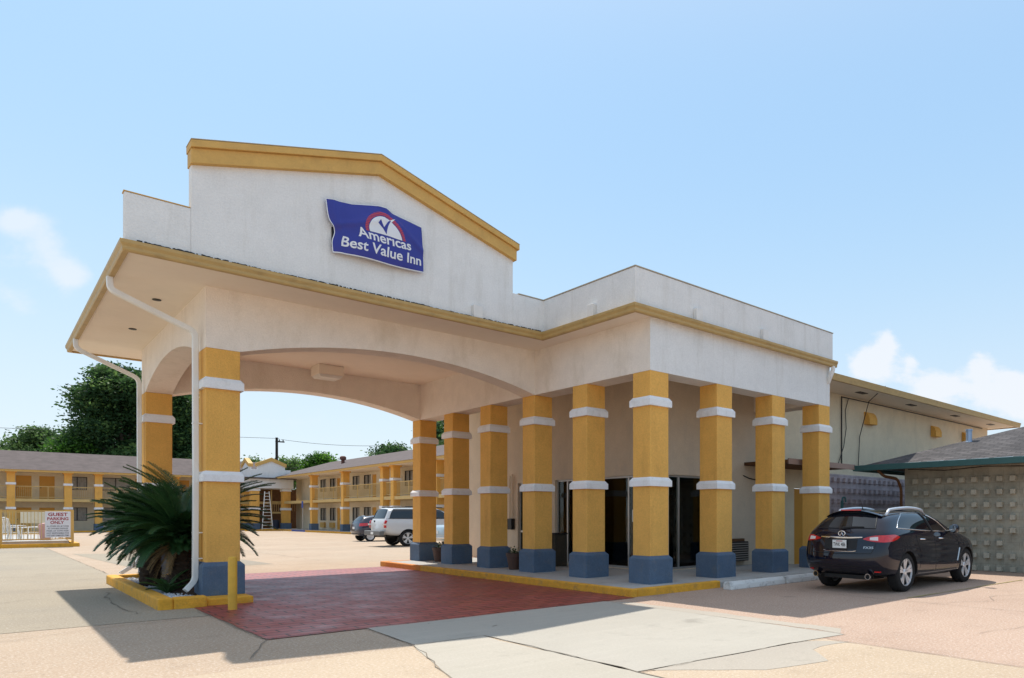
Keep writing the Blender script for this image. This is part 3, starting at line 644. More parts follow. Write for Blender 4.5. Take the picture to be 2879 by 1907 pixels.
# furniture glimpsed inside the lobby
def table(x, y, h, r, label):
    t = root('lobby_table', (x, y, .15), label, 'table')
    MB().lathe([(.001, h - .03), (r, h - .03), (r, h), (.001, h)], (x, y, .15), 18).build('tabletop', m_brownwood, t)
    MB().lathe([(.22, 0), (.22, .03), (.04, .05), (.04, h - .03)], (x, y, .15), 10).build('pedestal', m_darkmetal, t)
table(13.3, 13.9, .74, .45, 'round brown table behind the lobby glass nearest the corner column')
fl = root('flower_vase', (13.3, 13.9, .89), 'small vase of yellow flowers on the lobby table', 'vase')
MB().lathe([(.05, 0), (.07, .1), (.04, .2), (.05, .24)], (13.3, 13.9, .89), 10).build('vase', m_darkmetal, fl, smooth=True)
f_ = MB()
for k in range(26):
    a = random.uniform(0, 6.28); r_ = random.uniform(0, .16); c = (13.3 + r_ * math.cos(a), 13.9 + r_ * math.sin(a), 1.2 + random.uniform(0, .15))
    f_.lathe([(.001, -.02), (.035, 0), (.001, .02)], c, 6)
f_.build('flowers', M('yellow_flower', (.6, .5, .03), .6), fl)['kind'] = 'stuff'
lp = root('lobby_lamp', (14.4, 14.2, 2.2), 'small lit globe lamp hanging inside the lobby beside second right column', 'lamp')
MB().lathe([(.001, -.06), (.045, -.03), (.06, 0), (.045, .04), (.001, .06)], (14.4, 14.2, 2.24), 12).build('globe', m_lamp_on, lp, smooth=True)
MB().tube([(14.4, 14.2, 2.3), (14.4, 14.2, 2.95)], .006, 5).build('cord', m_black, lp)

# ceiling light under the canopy
lt = root('ceiling_light', (6.55, 19.45, ZS - .32), 'boxy white canopy light fixed under the drive-through ceiling', 'light')
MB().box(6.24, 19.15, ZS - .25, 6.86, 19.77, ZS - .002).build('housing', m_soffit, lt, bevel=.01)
MB().stack([(6.30, 19.21, 6.80, 19.71, ZS - .32), (6.25, 19.16, 6.85, 19.76, ZS - .252)]).build('lens', m_lens, lt, bevel=.005)

# ------------------------------------------------------------------ banner
bn = root('banner', (5.25, 12.75, 6.19), 'creased blue motel banner with white lettering tied over the sign on the gable wall', 'banner')
BY = gy
def Bsurf(s, t):
    # outline in metres on the wall
    xl = 4.33 + .10 * (1 - t); xr = 6.10 + .04 * (1 - t)
    # left edge kinks inwards where it meets the sign box
    kink = .085 * math.exp(-((t - .42) / .16) ** 2) + .05 * max(0, .42 - t)
    xl += kink
    x = xl + (xr - xl) * s
    zb = 6.19 + .055 * s - .012 * math.sin(PI * s) + .015 * math.sin(2 * PI * s)
    dt = float(np.interp(s, [0, .25, .45, .52, .60, .66, .74, 1], [0, .035, .125, .15, .14, .085, .06, 0]))
    z = zb + (7.12 - zb) * t + dt * t ** 2.5
    # standing off the wall over the sign box behind, pulled back to the tie points
    off = .06 + .13 * math.exp(-((s - .52) / .42) ** 4) * math.exp(-((t - .45) / .5) ** 4)
    off += .022 * math.sin(5.5 * s + 3.2 * t) * (1 - abs(2 * s - 1)) + .03 * math.exp(-(((s - .62) * .8 + (t - .95) * .62) / .05) ** 2) * (t > .35) * (s > .5)
    off += .025 * math.exp(-(((s - .3) * .45 - (t - .66) * .9) / .05) ** 2) * (s < .58) + .03 * math.exp(-((s - .07) / .04) ** 2)
    return x, BY - off, z
def Bmap(mb_, v2, f, s0, s1, t0, t1, lift, sag=0.):
    vs = []
    for a, b in v2:
        x, y, z = Bsurf(s0 + (s1 - s0) * a, t0 + (t1 - t0) * b - sag * math.sin(PI * a)); vs.append((x, y - lift, z))
    mb_.add(vs, f)
N1, N2 = 72, 48
mb = MB(); mb.add([Bsurf(i / N1, j / N2) for j in range(N2 + 1) for i in range(N1 + 1)], [(j * (N1 + 1) + i, j * (N1 + 1) + i + 1, (j + 1) * (N1 + 1) + i + 1, (j + 1) * (N1 + 1) + i) for j in range(N2) for i in range(N1)])
bo = mb.build('cloth', m_bannerblue, bn, smooth=True, ang=180, recalc=False)
md = bo.modifiers.new('th', 'SOLIDIFY'); md.thickness = .003
ed = MB()
def estrip(fn, n=80, lift=.0035):
    vs = []
    for i in range(n + 1):
        a, b = fn(i / n)
        for q in (a, b):
            x, y, z = Bsurf(*q); vs.append((x, y - lift, z))
    ed.add(vs, [(2 * i, 2 * i + 1, 2 * i + 3, 2 * i + 2) for i in range(n)])
estrip(lambda u: ((0, u), (.008, u))); estrip(lambda u: ((u, 0), (u, .02))); estrip(lambda u: ((u, 1), (u, .99))); estrip(lambda u: ((1, u), (.996, u)))
ed.build('hem', m_bannerwhite, bn, recalc=False)
def dens(v, f, it=2):
    """split long edges so that lettering follows the folds"""
    bm = bmesh.new(); vv = [bm.verts.new((a, b, 0)) for a, b in v]
    for q in f:
        try: bm.faces.new([vv[i] for i in q])
        except ValueError: pass
    bmesh.ops.triangulate(bm, faces=bm.faces)
    for _ in range(it):
        es = [e for e in bm.edges if e.calc_length() > .06]
        if not es: break
        bmesh.ops.subdivide_edges(bm, edges=es, cuts=1)
        bmesh.ops.triangulate(bm, faces=[q for q in bm.faces if len(q.verts) > 3])
    bm.verts.index_update(); r = [(q.co.x, q.co.y) for q in bm.verts], [tuple(x.index for x in q.verts) for q in bm.faces]
    bm.free(); return r
lm = MB()
v, f, _ = textgeo('Amer\u0131cas', .018); v, f = dens(v, f); Bmap(lm, v, f, .235, .835, .39, .575, .005, .014)
v, f, _ = textgeo('Best Value Inn', .018); v, f = dens(v, f); Bmap(lm, v, f, .085, .965, .135, .335, .005)
lm.build('lettering', m_bannerwhite, bn, recalc=False)
em = MB(); n = 40
def ell(rx, ry, th): return (.555 + rx * math.cos(th), .535 + ry * math.sin(th))
vs = []; fs = []
for j in range(7):
    for i in range(n + 1):
        s_, t_ = ell(.178 * j / 6, .30 * j / 6, PI * i / n); x, y, z = Bsurf(s_, t_); vs.append((x, y - .005, z))
fs = [(j * (n + 1) + i, j * (n + 1) + i + 1, (j + 1) * (n + 1) + i + 1, (j + 1) * (n + 1) + i) for j in range(6) for i in range(n)]
em.add(vs, fs); em.build('sun_disc', m_bannerwhite, bn, recalc=False)
em = MB()
for k in range(13):         # red arc cut into horizontal bars
    t0, t1 = .537 + k * .0292, .537 + k * .0292 + .0205
    for sgn in (-1, 1):
        def edge(r_, q_, t): return math.sqrt(max(0, 1 - ((t - .535) / q_) ** 2)) * r_
        pts = []
        for t in (t0, (t0 + t1) / 2, t1):
            so_, si_ = edge(.218, .375, t), edge(.186, .312, t)
            for s_ in (si_, (so_ + si_) / 2, so_):
                x, y, z = Bsurf(.555 + sgn * s_, t); pts.append((x, y - .005, z))
        em.add(pts, [(0, 1, 4, 3), (1, 2, 5, 4), (3, 4, 7, 6), (4, 5, 8, 7)])
em.build('sun_rays', m_bannerred, bn, recalc=False)
ck = MB(); poly = [(.488, .715), (.520, .775), (.547, .665), (.600, .785), (.632, .825), (.592, .70), (.560, .553), (.533, .64)]
v, f = dens(poly, [tuple(range(8))], 3); ck.add([(lambda q: (q[0], q[1] - .008, q[2]))(Bsurf(a, b)) for a, b in v], f); ck.build('check_mark', m_bannerblue, bn, recalc=False)
ck = MB(); v, f = dens([(.614, .808), (.636, .80), (.676, .885), (.648, .858)], [(0, 1, 2, 3)], 2); ck.add([(lambda q: (q[0], q[1] - .008, q[2]))(Bsurf(a, b)) for a, b in v], f); ck.build('check_tip', m_bannerwhite, bn, recalc=False)
sb = root('sign_box', (5.25, 12.95, 6.3), 'flat dark sign box hidden behind the blue banner on the gable', 'sign')
MB().box(4.45, BY - .045, 6.30, 5.9, BY - .002, 6.66).build('cabinet', m_black, sb, bevel=.01)

# ------------------------------------------------------------------ two-storey wing on the right
WG = root('motel_wing', (24, 13, 0), 'cream two-storey motel wing with deep eaves and yellow vent hoods, behind the parked black car', 'building')
mb = MB(); wall_grid(mb, lambda a, d, z: (a, LY + d, z), 16.0, 32.7, 0, 5.5, [(17.45, 18.4, 0.02, 2.35)], .2); mb.build('wall', m_cream, WG, merge=True)
MB().box(32.5, LY + .2, 0, 32.7, 22, 5.5).build('wall', m_cream, WG)
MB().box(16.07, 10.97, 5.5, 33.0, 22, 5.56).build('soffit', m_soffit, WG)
mb = MB(); sweep(mb, [(16.07, 10.97), (33.0, 10.97), (33.0, 22)], [(.004, 5.47), (.08, 5.47), (.095, 5.55), (.12, 5.66), (.10, 5.665), (.004, 5.63)], 1); mb.build('gutter', m_gutter, WG)
mb = MB(); mb.prism([(10.95, 5.6), (16.5, 6.9), (22, 5.6)], lambda p: (16.1, p[0], p[1]), lambda p: (33.05, p[0], p[1])); mb.build('roof', m_shingle_far, WG)
MB().tube([(22.6, 13.2, 5.9), (22.6, 13.2, 6.35)], .05, 8).build('roof_pipe', m_darkmetal, WG)
for x in (21.86, 27.07, 30.1):
    m_ = MB(); m_.prism([(0, 4.66), (-.22, 4.66), (-.22, 4.86), (-.16, 5.0), (-.08, 5.08), (0, 5.1)], lambda p: (x - .27, LY + p[0] - .002, p[1]), lambda p: (x + .27, LY + p[0] - .002, p[1]))
    m_.build('vent_hood', m_yellow, WG, bevel=.01)
for x in (20.0, 23.5, 27.3, 31): MB().box(x, 11.4, 5.485, x + .5, 11.6, 5.498).build('soffit_vent', m_darkmetal, WG)
MB().box(17.47, LY + .06, .03, 18.38, LY + .10, 2.33).build('door', m_door, WG)
MB().box(18.2, LY + .0, 1.0, 18.3, LY + .055, 1.06).build('door_handle', m_black, WG)
# cables stapled to the wall
MB().tube([(20.1, LY - .03, 3.05), (20.1, LY - .03, 5.44)], .022, 5).build('cable', m_darkmetal, WG)
MB().tube([(20.1, LY - .03, 5.42), (20.9, LY - .03, 5.43), (23, LY - .03, 5.44), (32, LY - .03, 5.44)], .02, 5).build('cable', m_darkmetal, WG)
MB().tube([(20.5, LY - .04, 5.4), (20.3, LY - .05, 5.0), (20.35, LY - .05, 4.4), (20.2, LY - .05, 3.8), (19.8, LY - .05, 3.1)], .013, 5).build('cable', m_darkmetal, WG)
MB().tube([(20.6, 10.85, 5.67), (20.9, 11.6, 5.3), (21.2, LY - .06, 4.2), (21.1, LY - .06, 3.1)], .014, 5).build('cable', m_darkmetal, WG)
MB().box(15.05, 10.7, 2.9, 18.4, LY - .003, 2.99).build('walkway_roof', m_brownwood, WG)
MB().box(15.05, 10.66, 2.87, 18.42, 10.697, 3.02).build('walkway_fascia', M('fascia_brown', (.32, .22, .18), .7), WG)
bl = MB(); bl.box(18.6, LY - .06, .02, 25.6, LY - .004, 2.86)
for i in range(19):
    for j in range(4):
        x = 18.75 + i * .34; z = 2.68 - j * .345
        bl.box(x, LY - .16, z - .07, x + .14, LY - .0605, z + .07)
bl.build('block_screen', m_block2, WG, bevel=.006)

# low block building with hipped shingle roof on the far right
LB = root('low_building', (22, 4, 0), 'low building with hipped grey shingle roof, teal gutter and knobbly block wall', 'building')
bw = MB(); bw.box(19.4, -8, 0, 19.65, 9.6, 2.95); bw.box(19.65, 9.35, 0, 29, 9.6, 2.95)
for i in range(52):
    for j in range(8):
        y = 9.22 - i * .336; z = 2.5 - j * .345
        if random.random() < .03: continue
        s_ = .068 + random.uniform(-.004, .004); bw.m = 1; bw.box(19.26 + random.uniform(-.01, .01), y - s_, z - s_, 19.398, y + s_, z + s_)
bw.build('wall', [m_block, M('block_face', (.46, .435, .355), .9, var=.2, vscale=2, bump=.3, speck=.1)], LB, bevel=.006)
mb = MB(); ez = 2.95; A, Bc = (18.45, 10.65), (30, -12)
hw = (30 - 18.45) / 2; pit = .342; rz = ez + hw * pit
v = [(18.45, 10.65, ez), (30, 10.65, ez), (30, -12, ez), (18.45, -12, ez), (18.45 + hw, 10.65 - hw, rz), (18.45 + hw, -12 + hw, rz)]
mb.add(v, [(0, 4, 5, 3), (0, 1, 4), (1, 2, 5, 4), (2, 3, 5), (0, 3, 2, 1)]); mb.build('roof', m_shingle, LB)
mb = MB(); sweep(mb, [(18.45, -12), (18.45, 10.65), (24, 10.65)], [(.004, 2.83), (.07, 2.83), (.085, 2.9), (.105, 2.985), (.09, 2.99), (.004, 2.965)], -1); mb.build('gutter', m_teal, LB)
mb = MB()                # ragged flashing that shows above the gutter
for k in range(30):
    y = 9.2 - k * .62 + random.uniform(-.05, .05); mb.add([(18.42, y, 2.992), (18.42, y - .5, 2.992), (18.5, y - .52, 3.01), (18.5, y - .05, 3.005)], [(0, 1, 2, 3)])
mb.build('flashing', m_alu, LB)
MB().box(18.46, -12, ez - .06, 19.4, 10.6, ez - .012).build('soffit', m_brownwood, LB)
mb = MB(); px_, py_ = 20.62, 8.2; mb.lathe([(.10, -.15), (.10, .0), (.085, .01), (.085, .30), (.10, .31), (.10, .36), (.001, .37)], (px_, py_, ez + (px_ - 18.45) * pit), 12); mb.build('roof_pipe', M('galvanised', (.35, .45, .6), .4, metal=.6), LB, smooth=True)
MB().tube(bend([(18.5, 10.0, 2.84), (18.7, 9.9, 2.66), (19.25, 9.75, 2.6), (19.34, 9.68, 2.3), (19.34, 9.68, .1)], .12), .045, 6).build('downspout', m_brownwood, LB, smooth=True)
MB().tube([(19.2, 9.4, 2.86), (19.2, 8.3, 2.78), (19.2, 7.2, 2.84), (19.2, 6.2, 2.80), (19.2, 5, 2.85)], .012, 5).build('cable', m_black, LB)
# teal gate between the buildings
tg = root('iron_gate', (19.3, 11.0, 0), 'low teal iron gate in the gap behind the parked black car', 'gate')
g_ = MB()
for k in range(12): g_.tube([(18.3 + k * .12, 11.0, .05), (18.3 + k * .12, 11.0, 1.72)], .014, 5)
g_.build('bars', m_teal, tg)
g_ = MB(); g_.box(18.25, 10.98, 1.6, 19.7, 11.02, 1.65); g_.box(18.25, 10.98, .15, 19.7, 11.02, .2); g_.box(18.2, 10.97, 0, 18.27, 11.03, 1.95); g_.build('gate_frame', m_teal, tg)
MB().tube(bend([(18.25, 11.0, 1.9), (18.25, 11.0, 2.05), (18.42, 11.0, 2.06), (18.44, 11.0, 1.92)], .08), .03, 6).build('scroll', m_teal, tg, smooth=True)

# ------------------------------------------------------------------ planter with sago palms, bollard, wheel stops
pl = root('planter', (2.35, 16.5, 0), 'long yellow painted kerb planter holding the sago palms at the left columns', 'planter')
k1 = MB(); k1.box(2.0, 13.45, -.1, 2.2, 19.75, .19); k1.box(2.2, 13.45, -.1, 2.66, 13.66, .188); k1.box(2.2, 19.55, -.1, 2.66, 19.75, .188)
k1.build('kerb', m_kerb, pl, bevel=.03)
MB().box(2.665, 13.55, -.1, 3.36, 14.72, .125).build('plinth', m_kerb, pl, bevel=.025)
MB().box(2.7, 19.95, -.1, 3.36, 20.8, .125).build('plinth', m_kerb, pl, bevel=.025)
MB().box(2.2, 13.66, -.05, 2.66, 19.55, .10).build('soil', m_soil, pl)
MB().box(2.66, 14.72, -.05, 3.3, 19.95, .09).build('soil', m_soil, pl)
hm = MB(); nx_, ny_ = 16, 60
hv = [(2.43 + .8 * i / nx_, 14.3 + 5.2 * j / ny_, .095 + .17 * math.sin(PI * i / nx_) ** .8 * math.sin(PI * j / ny_) ** .5 * random.uniform(.75, 1.1)) for j in range(ny_ + 1) for i in range(nx_ + 1)]
hm.add(hv, [(j * (nx_ + 1) + i, j * (nx_ + 1) + i + 1, (j + 1) * (nx_ + 1) + i + 1, (j + 1) * (nx_ + 1) + i) for j in range(ny_) for i in range(nx_)]); hm.build('mulch', m_soil, pl, recalc=False)
gv = MB()
ico = [(0, 0, 1), (.89, 0, .45), (.28, .85, .45), (-.72, .53, .45), (-.72, -.53, .45), (.28, -.85, .45), (.72, .53, -.45), (-.28, .85, -.45), (-.89, 0, -.45), (-.28, -.85, -.45), (.72, -.53, -.45), (0, 0, -1)]
icf = [(0, 1, 2), (0, 2, 3), (0, 3, 4), (0, 4, 5), (0, 5, 1), (1, 6, 2), (2, 7, 3), (3, 8, 4), (4, 9, 5), (5, 10, 1), (6, 7, 2), (7, 8, 3), (8, 9, 4), (9, 10, 5), (10, 6, 1), (11, 7, 6), (11, 8, 7), (11, 9, 8), (11, 10, 9), (11, 6, 10)]
for k in range(2400):
    y = 13.68 + 5.6 * random.random() ** 1.4; x = 2.21 + random.random() ** 1.5 * .42
    if x > 2.42 and y > 14.4 and random.random() < .85: continue
    r_ = random.uniform(.010, .021); M3 = Matrix.Rotation(random.uniform(0, 6), 3, 'Z') @ Matrix.Rotation(random.uniform(0, 6), 3, 'X') @ Matrix.Diagonal((random.uniform(.7, 1.5), 1, random.uniform(.5, .9)))
    gv.add([Vector((x, y, .105 + r_ * .4 + random.random() * .02)) + (M3 @ Vector(p)) * r_ for p in ico], icf)
o = gv.build('gravel', m_peb, recalc=False); tag(o, 'white pebbles spread along the front of the yellow planter', 'gravel', kind='stuff')

def frond_geo(mb, c, az, el0, L, droop, nl=60, wid=.17, twist=0.):
    """one pinnate frond: arching rachis with two rows of narrow leaflets"""
    d = Vector((math.cos(az), math.sin(az), 0)); side = Vector((-d.y, d.x, 0)); p = Vector(c); pts = []; N = 14
    for i in range(N + 1):
        u = i / N; el = el0 - droop * u ** 1.3; pts.append(p.copy()); p = p + (d * math.cos(el) + Vector((0, 0, 1)) * math.sin(el)) * (L / N)
    mb.m = 1; mb.tube(pts, [.014 * (1 - .75 * i / N) for i in range(N + 1)], 4, caps=False); mb.m = 0
    for k in range(nl):
        u = .10 + .9 * k / nl; q = u * N; i = min(N - 1, int(q)); a = pts[i].lerp(pts[i + 1], q - i); t = (pts[i + 1] - pts[i]).normalized()
        up = side.cross(t) * -1
        if up.z < 0: up = -up
        ll = wid * 1.1 * min(1, .35 + 2.6 * (u - .1)) * (1 - .62 * max(0, (u - .5) / .5) ** 1.5) * random.uniform(.9, 1.1); wv = .0075
        for s_ in (-1, 1):
            dr = (side * s_ * 1. + t * (.45 + .5 * u) + up * random.uniform(.28, .48)).normalized(); b = a + dr * ll - Vector((0, 0, 1)) * ll * .12
            mid = a + dr * ll * .5 + up * .006
            mb.add([a - t * wv, a + t * wv, mid + t * wv * 1.1, b, mid - t * wv * 1.1], [(0, 1, 2, 4), (4, 2, 3)])
def sago(loc, h, r, nf, label, seed, spread=None, Lr=(1.0, 1.35)):
    random.seed(seed)
    t = root('sago_palm', loc, label, 'palm', 'sago palms in the yellow planter')
    x, y, z = loc; pr = []
    n = 22
    for i in range(n + 1):
        pr.append((r * (1.0 + .10 * (i % 2)) * (1.04 - .15 * i / n), h * i / n))
    tr = MB().lathe(pr, loc, 18); 
    for k in range(230):        # old leaf bases
        a = random.uniform(0, 6.28); zz = random.uniform(.03, h); b = Vector((x + math.cos(a) * r * .97, y + math.sin(a) * r * .97, z + zz)); o_ = Vector((math.cos(a), math.sin(a), .6)) * random.uniform(.03, .07); s_ = Vector((-math.sin(a), math.cos(a), 0)) * .025
        tr.add([b - s_, b + s_, b + s_ * .6 + o_, b - s_ * .6 + o_], [(0, 1, 2, 3)])
    tr.build('trunk', m_palmtrunk, t, recalc=False)
    fr = MB(); top = (x, y, z + h)
    for k in range(nf):
        u = k / nf; az = k * 2.39996 + random.uniform(-.15, .15); el = R(76) * (1 - u) ** .8 - R(4) * u + random.uniform(-.08, .08); L = random.uniform(*Lr) * (.8 + .2 * math.sin(PI * min(1, u + .25)))
        if spread: L *= spread(az)
        frond_geo(fr, (x + math.cos(az) * r * .35, y + math.sin(az) * r * .35, top[2] - .08 * u), az, el, L, R(46) + R(24) * u)
    fr.build('crown', [m_frond, m_frond2], t, recalc=False)
    dd = MB()
    for k in range(7): frond_geo(dd, (x, y, top[2] - .1), random.uniform(1.2, 4.6), R(random.uniform(-50, -15)), random.uniform(.6, .95), R(45), 26, .11)
    dd.build('dead_frond', [m_straw, m_straw], t, recalc=False)['kind'] = 'stuff'
    random.seed(seed + 1)
def clip_col(az): return 1.0
sago((2.62, 15.35, .1), 1.02, .175, 140, 'nearest sago palm with dark arching fronds beside the front left column', 11, spread=lambda a: .45 if -2.0 < (a + PI) % (2 * PI) - PI < .6 else 1.0, Lr=(1.1, 1.5))
sago((2.40, 16.95, .1), 1.14, .17, 136, 'middle sago palm in the yellow planter, fronds hanging over its outer kerb', 12, Lr=(.85, 1.22))
sago((3.0, 16.3, .1), 1.15, .15, 100, 'sago palm behind the front left column, fronds showing past its right edge', 13, Lr=(1.3, 1.75), spread=lambda a: .5 if -2.4 < (a + PI) % (2 * PI) - PI < -.95 else 1.0)
t = root('young_palm', (2.36, 15.0, .14), 'small bright green palm sprout among the pebbles at the trunk of the big sago', 'plant')
fr = MB()
for k in range(13): frond_geo(fr, (2.36, 15.0, .14), k * 2.4, R(random.uniform(25, 70)), random.uniform(.35, .55), R(50), 22, .09)
fr.build('crown', [m_frond2, m_frond2], t, recalc=False)
random.seed(3)

b = MB().lathe([(.064, 0), (.064, .80), (.058, .83), (.04, .842), (.001, .848)], (2.86, 12.74, .008), 20).build('bollard', m_boll, smooth=True); tag(b, 'yellow steel bollard standing on the red bricks before the front left column', 'bollard')
def wheel_stop(x0, x1, label):
    m_ = MB(); m_.prism([(9.22, 0), (9.22, .10), (9.19, .16), (9.06, .165), (9.02, .10), (9.0, 0)], lambda p: (x0, p[0], p[1]), lambda p: (x1, p[0], p[1]))
    o = m_.build('wheel_stop', m_stop, bevel=.02); tag(o, label, 'wheel stop', 'concrete wheel stops'); return o
wheel_stop(10.72, 12.58, 'chipped white concrete wheel stop at the end of the yellow kerb')
wheel_stop(12.66, 14.5, 'white concrete wheel stop beside the rear left tyre of the black car')

def potted(x, y, z, label):
    t = root('potted_plant', (x, y, z), label, 'potted plant', 'potted plants between the lobby columns')
    MB().lathe([(.135, 0), (.185, .33), (.205, .335), (.21, .42), (.19, .42), (.175, .36), (.001, .36)], (x, y, z), 20).build('pot', m_pot, t, smooth=True)
    f_ = MB()
    for k in range(150):
        a = random.uniform(0, 6.28); el = random.uniform(.1, 1.4); r_ = random.uniform(.05, .2); c = Vector((x + math.cos(a) * r_ * math.cos(el), y + math.sin(a) * r_ * math.cos(el), z + .38 + r_ * math.sin(el)))
        d = Vector((math.cos(a), math.sin(a), random.uniform(-.4, .7))).normalized() * random.uniform(.05, .09); s_ = d.cross(Vector((0, 0, 1))).normalized() * .022
        f_.m = 0 if random.random() < .7 else 1; f_.add([c, c + d * .5 + s_, c + d, c + d * .5 - s_], [(0, 1, 2, 3)])
    f_.build('foliage', [m_frond, m_frond2], t, recalc=False)
potted(9.72, 19.5, .14, 'brown clay pot of leafy plant between the two farthest lobby columns')
potted(9.62, 15.25, .14, 'brown clay pot of leafy plant beside the fourth lobby column from the far end')
tb = root('litter_bin', (11.1, 15.5, .14), 'square dark pebbled litter bin standing against the lobby glass', 'bin')
bb = MB().box(10.92, 15.3, .14, 11.32, 15.7, 1.0).build('body', m_bin, tb, bevel=.02)
MB().box(10.90, 15.28, 1.003, 11.34, 15.72, 1.04).build('lid', m_darkmetal, tb, bevel=.015)
MB().box(10.912, 15.42, .78, 10.918, 15.58, .95).build('opening', m_black, bb)

# ------------------------------------------------------------------ vehicles
SUV = dict(
A=[(.22,0,.34),(.22,.4,.34),(.27,.7,.33),(.36,.82,.31),(.5,.87,.30),(.7,.885,.28),(1.02,.89,.26),(1.45,.88,.24),(2,.88,.23),(2.6,.88,.23),(3.15,.88,.23),(3.5,.88,.23),(3.9,.88,.23),(4.35,.85,.23),(4.6,.76,.23),(4.72,.5,.23),(4.76,0,.23)],
B=[(.03,0,.46),(.05,.4,.46),(.11,.72,.46),(.22,.875,.45),(.4,.935,.44),(.65,.95,.42),(1.02,.957,.4),(1.45,.95,.36),(2,.935,.34),(2.6,.93,.34),(3.15,.935,.34),(3.5,.945,.36),(3.9,.955,.38),(4.35,.92,.38),(4.66,.8,.38),(4.83,.5,.38),(4.86,0,.38)],
C=[(.0,0,.66),(.02,.4,.66),(.08,.74,.66),(.18,.9,.66),(.36,.95,.66),(.65,.965,.66),(1.02,.97,.66),(1.45,.955,.62),(2,.945,.58),(2.6,.94,.58),(3.15,.945,.6),(3.5,.955,.64),(3.9,.965,.66),(4.35,.93,.64),(4.66,.8,.6),(4.82,.5,.58),(4.86,0,.58)],
D=[(.08,0,.84),(.09,.4,.84),(.13,.73,.85),(.21,.885,.86),(.38,.935,.87),(.65,.957,.89),(1.02,.962,.90),(1.45,.945,.87),(2,.935,.84),(2.6,.93,.83),(3.15,.935,.84),(3.5,.945,.86),(3.9,.945,.87),(4.35,.9,.83),(4.62,.76,.76),(4.76,.45,.74),(4.8,0,.74)],
E=[(.13,0,1.02),(.14,.4,1.02),(.18,.72,1.02),(.27,.85,1.025),(.45,.895,1.03),(.7,.912,1.04),(1.02,.915,1.03),(1.45,.905,1.0),(2,.895,.97),(2.6,.895,.96),(3.15,.90,.96),(3.5,.90,.965),(3.9,.87,.96),(4.3,.8,.91),(4.52,.66,.84),(4.64,.4,.82),(4.66,0,.82)],
F=[(.2,0,1.10),(.21,.4,1.10),(.26,.68,1.10),(.36,.79,1.10),(.52,.835,1.10),(.75,.855,1.10),(1.0,.865,1.085),(1.45,.862,1.055),(2,.86,1.03),(2.6,.86,1.01),(3.15,.86,1.0),(3.4,.8,1.03),(3.5,.72,1.05),(3.55,.6,1.06),(3.6,.45,1.07),(3.63,.25,1.075),(3.64,0,1.08)],
G=[(.42,0,1.33),(.43,.36,1.33),(.47,.6,1.325),(.55,.69,1.32),(.72,.735,1.32),(.96,.75,1.32),(1.24,.757,1.33),(1.60,.76,1.32),(2,.76,1.31),(2.5,.755,1.30),(2.85,.74,1.28),(2.95,.71,1.29),(3.02,.64,1.30),(3.07,.54,1.31),(3.1,.4,1.32),(3.13,.22,1.325),(3.14,0,1.33)],
H=[(.55,0,1.53),(.56,.33,1.525),(.6,.53,1.51),(.7,.6,1.49),(.96,.645,1.505),(1.42,.66,1.53),(1.64,.66,1.54),(1.86,.66,1.545),(2.1,.655,1.54),(2.35,.645,1.52),(2.5,.615,1.50),(2.56,.58,1.51),(2.6,.52,1.52),(2.62,.43,1.53),(2.64,.32,1.54),(2.65,.17,1.55),(2.65,0,1.555)])

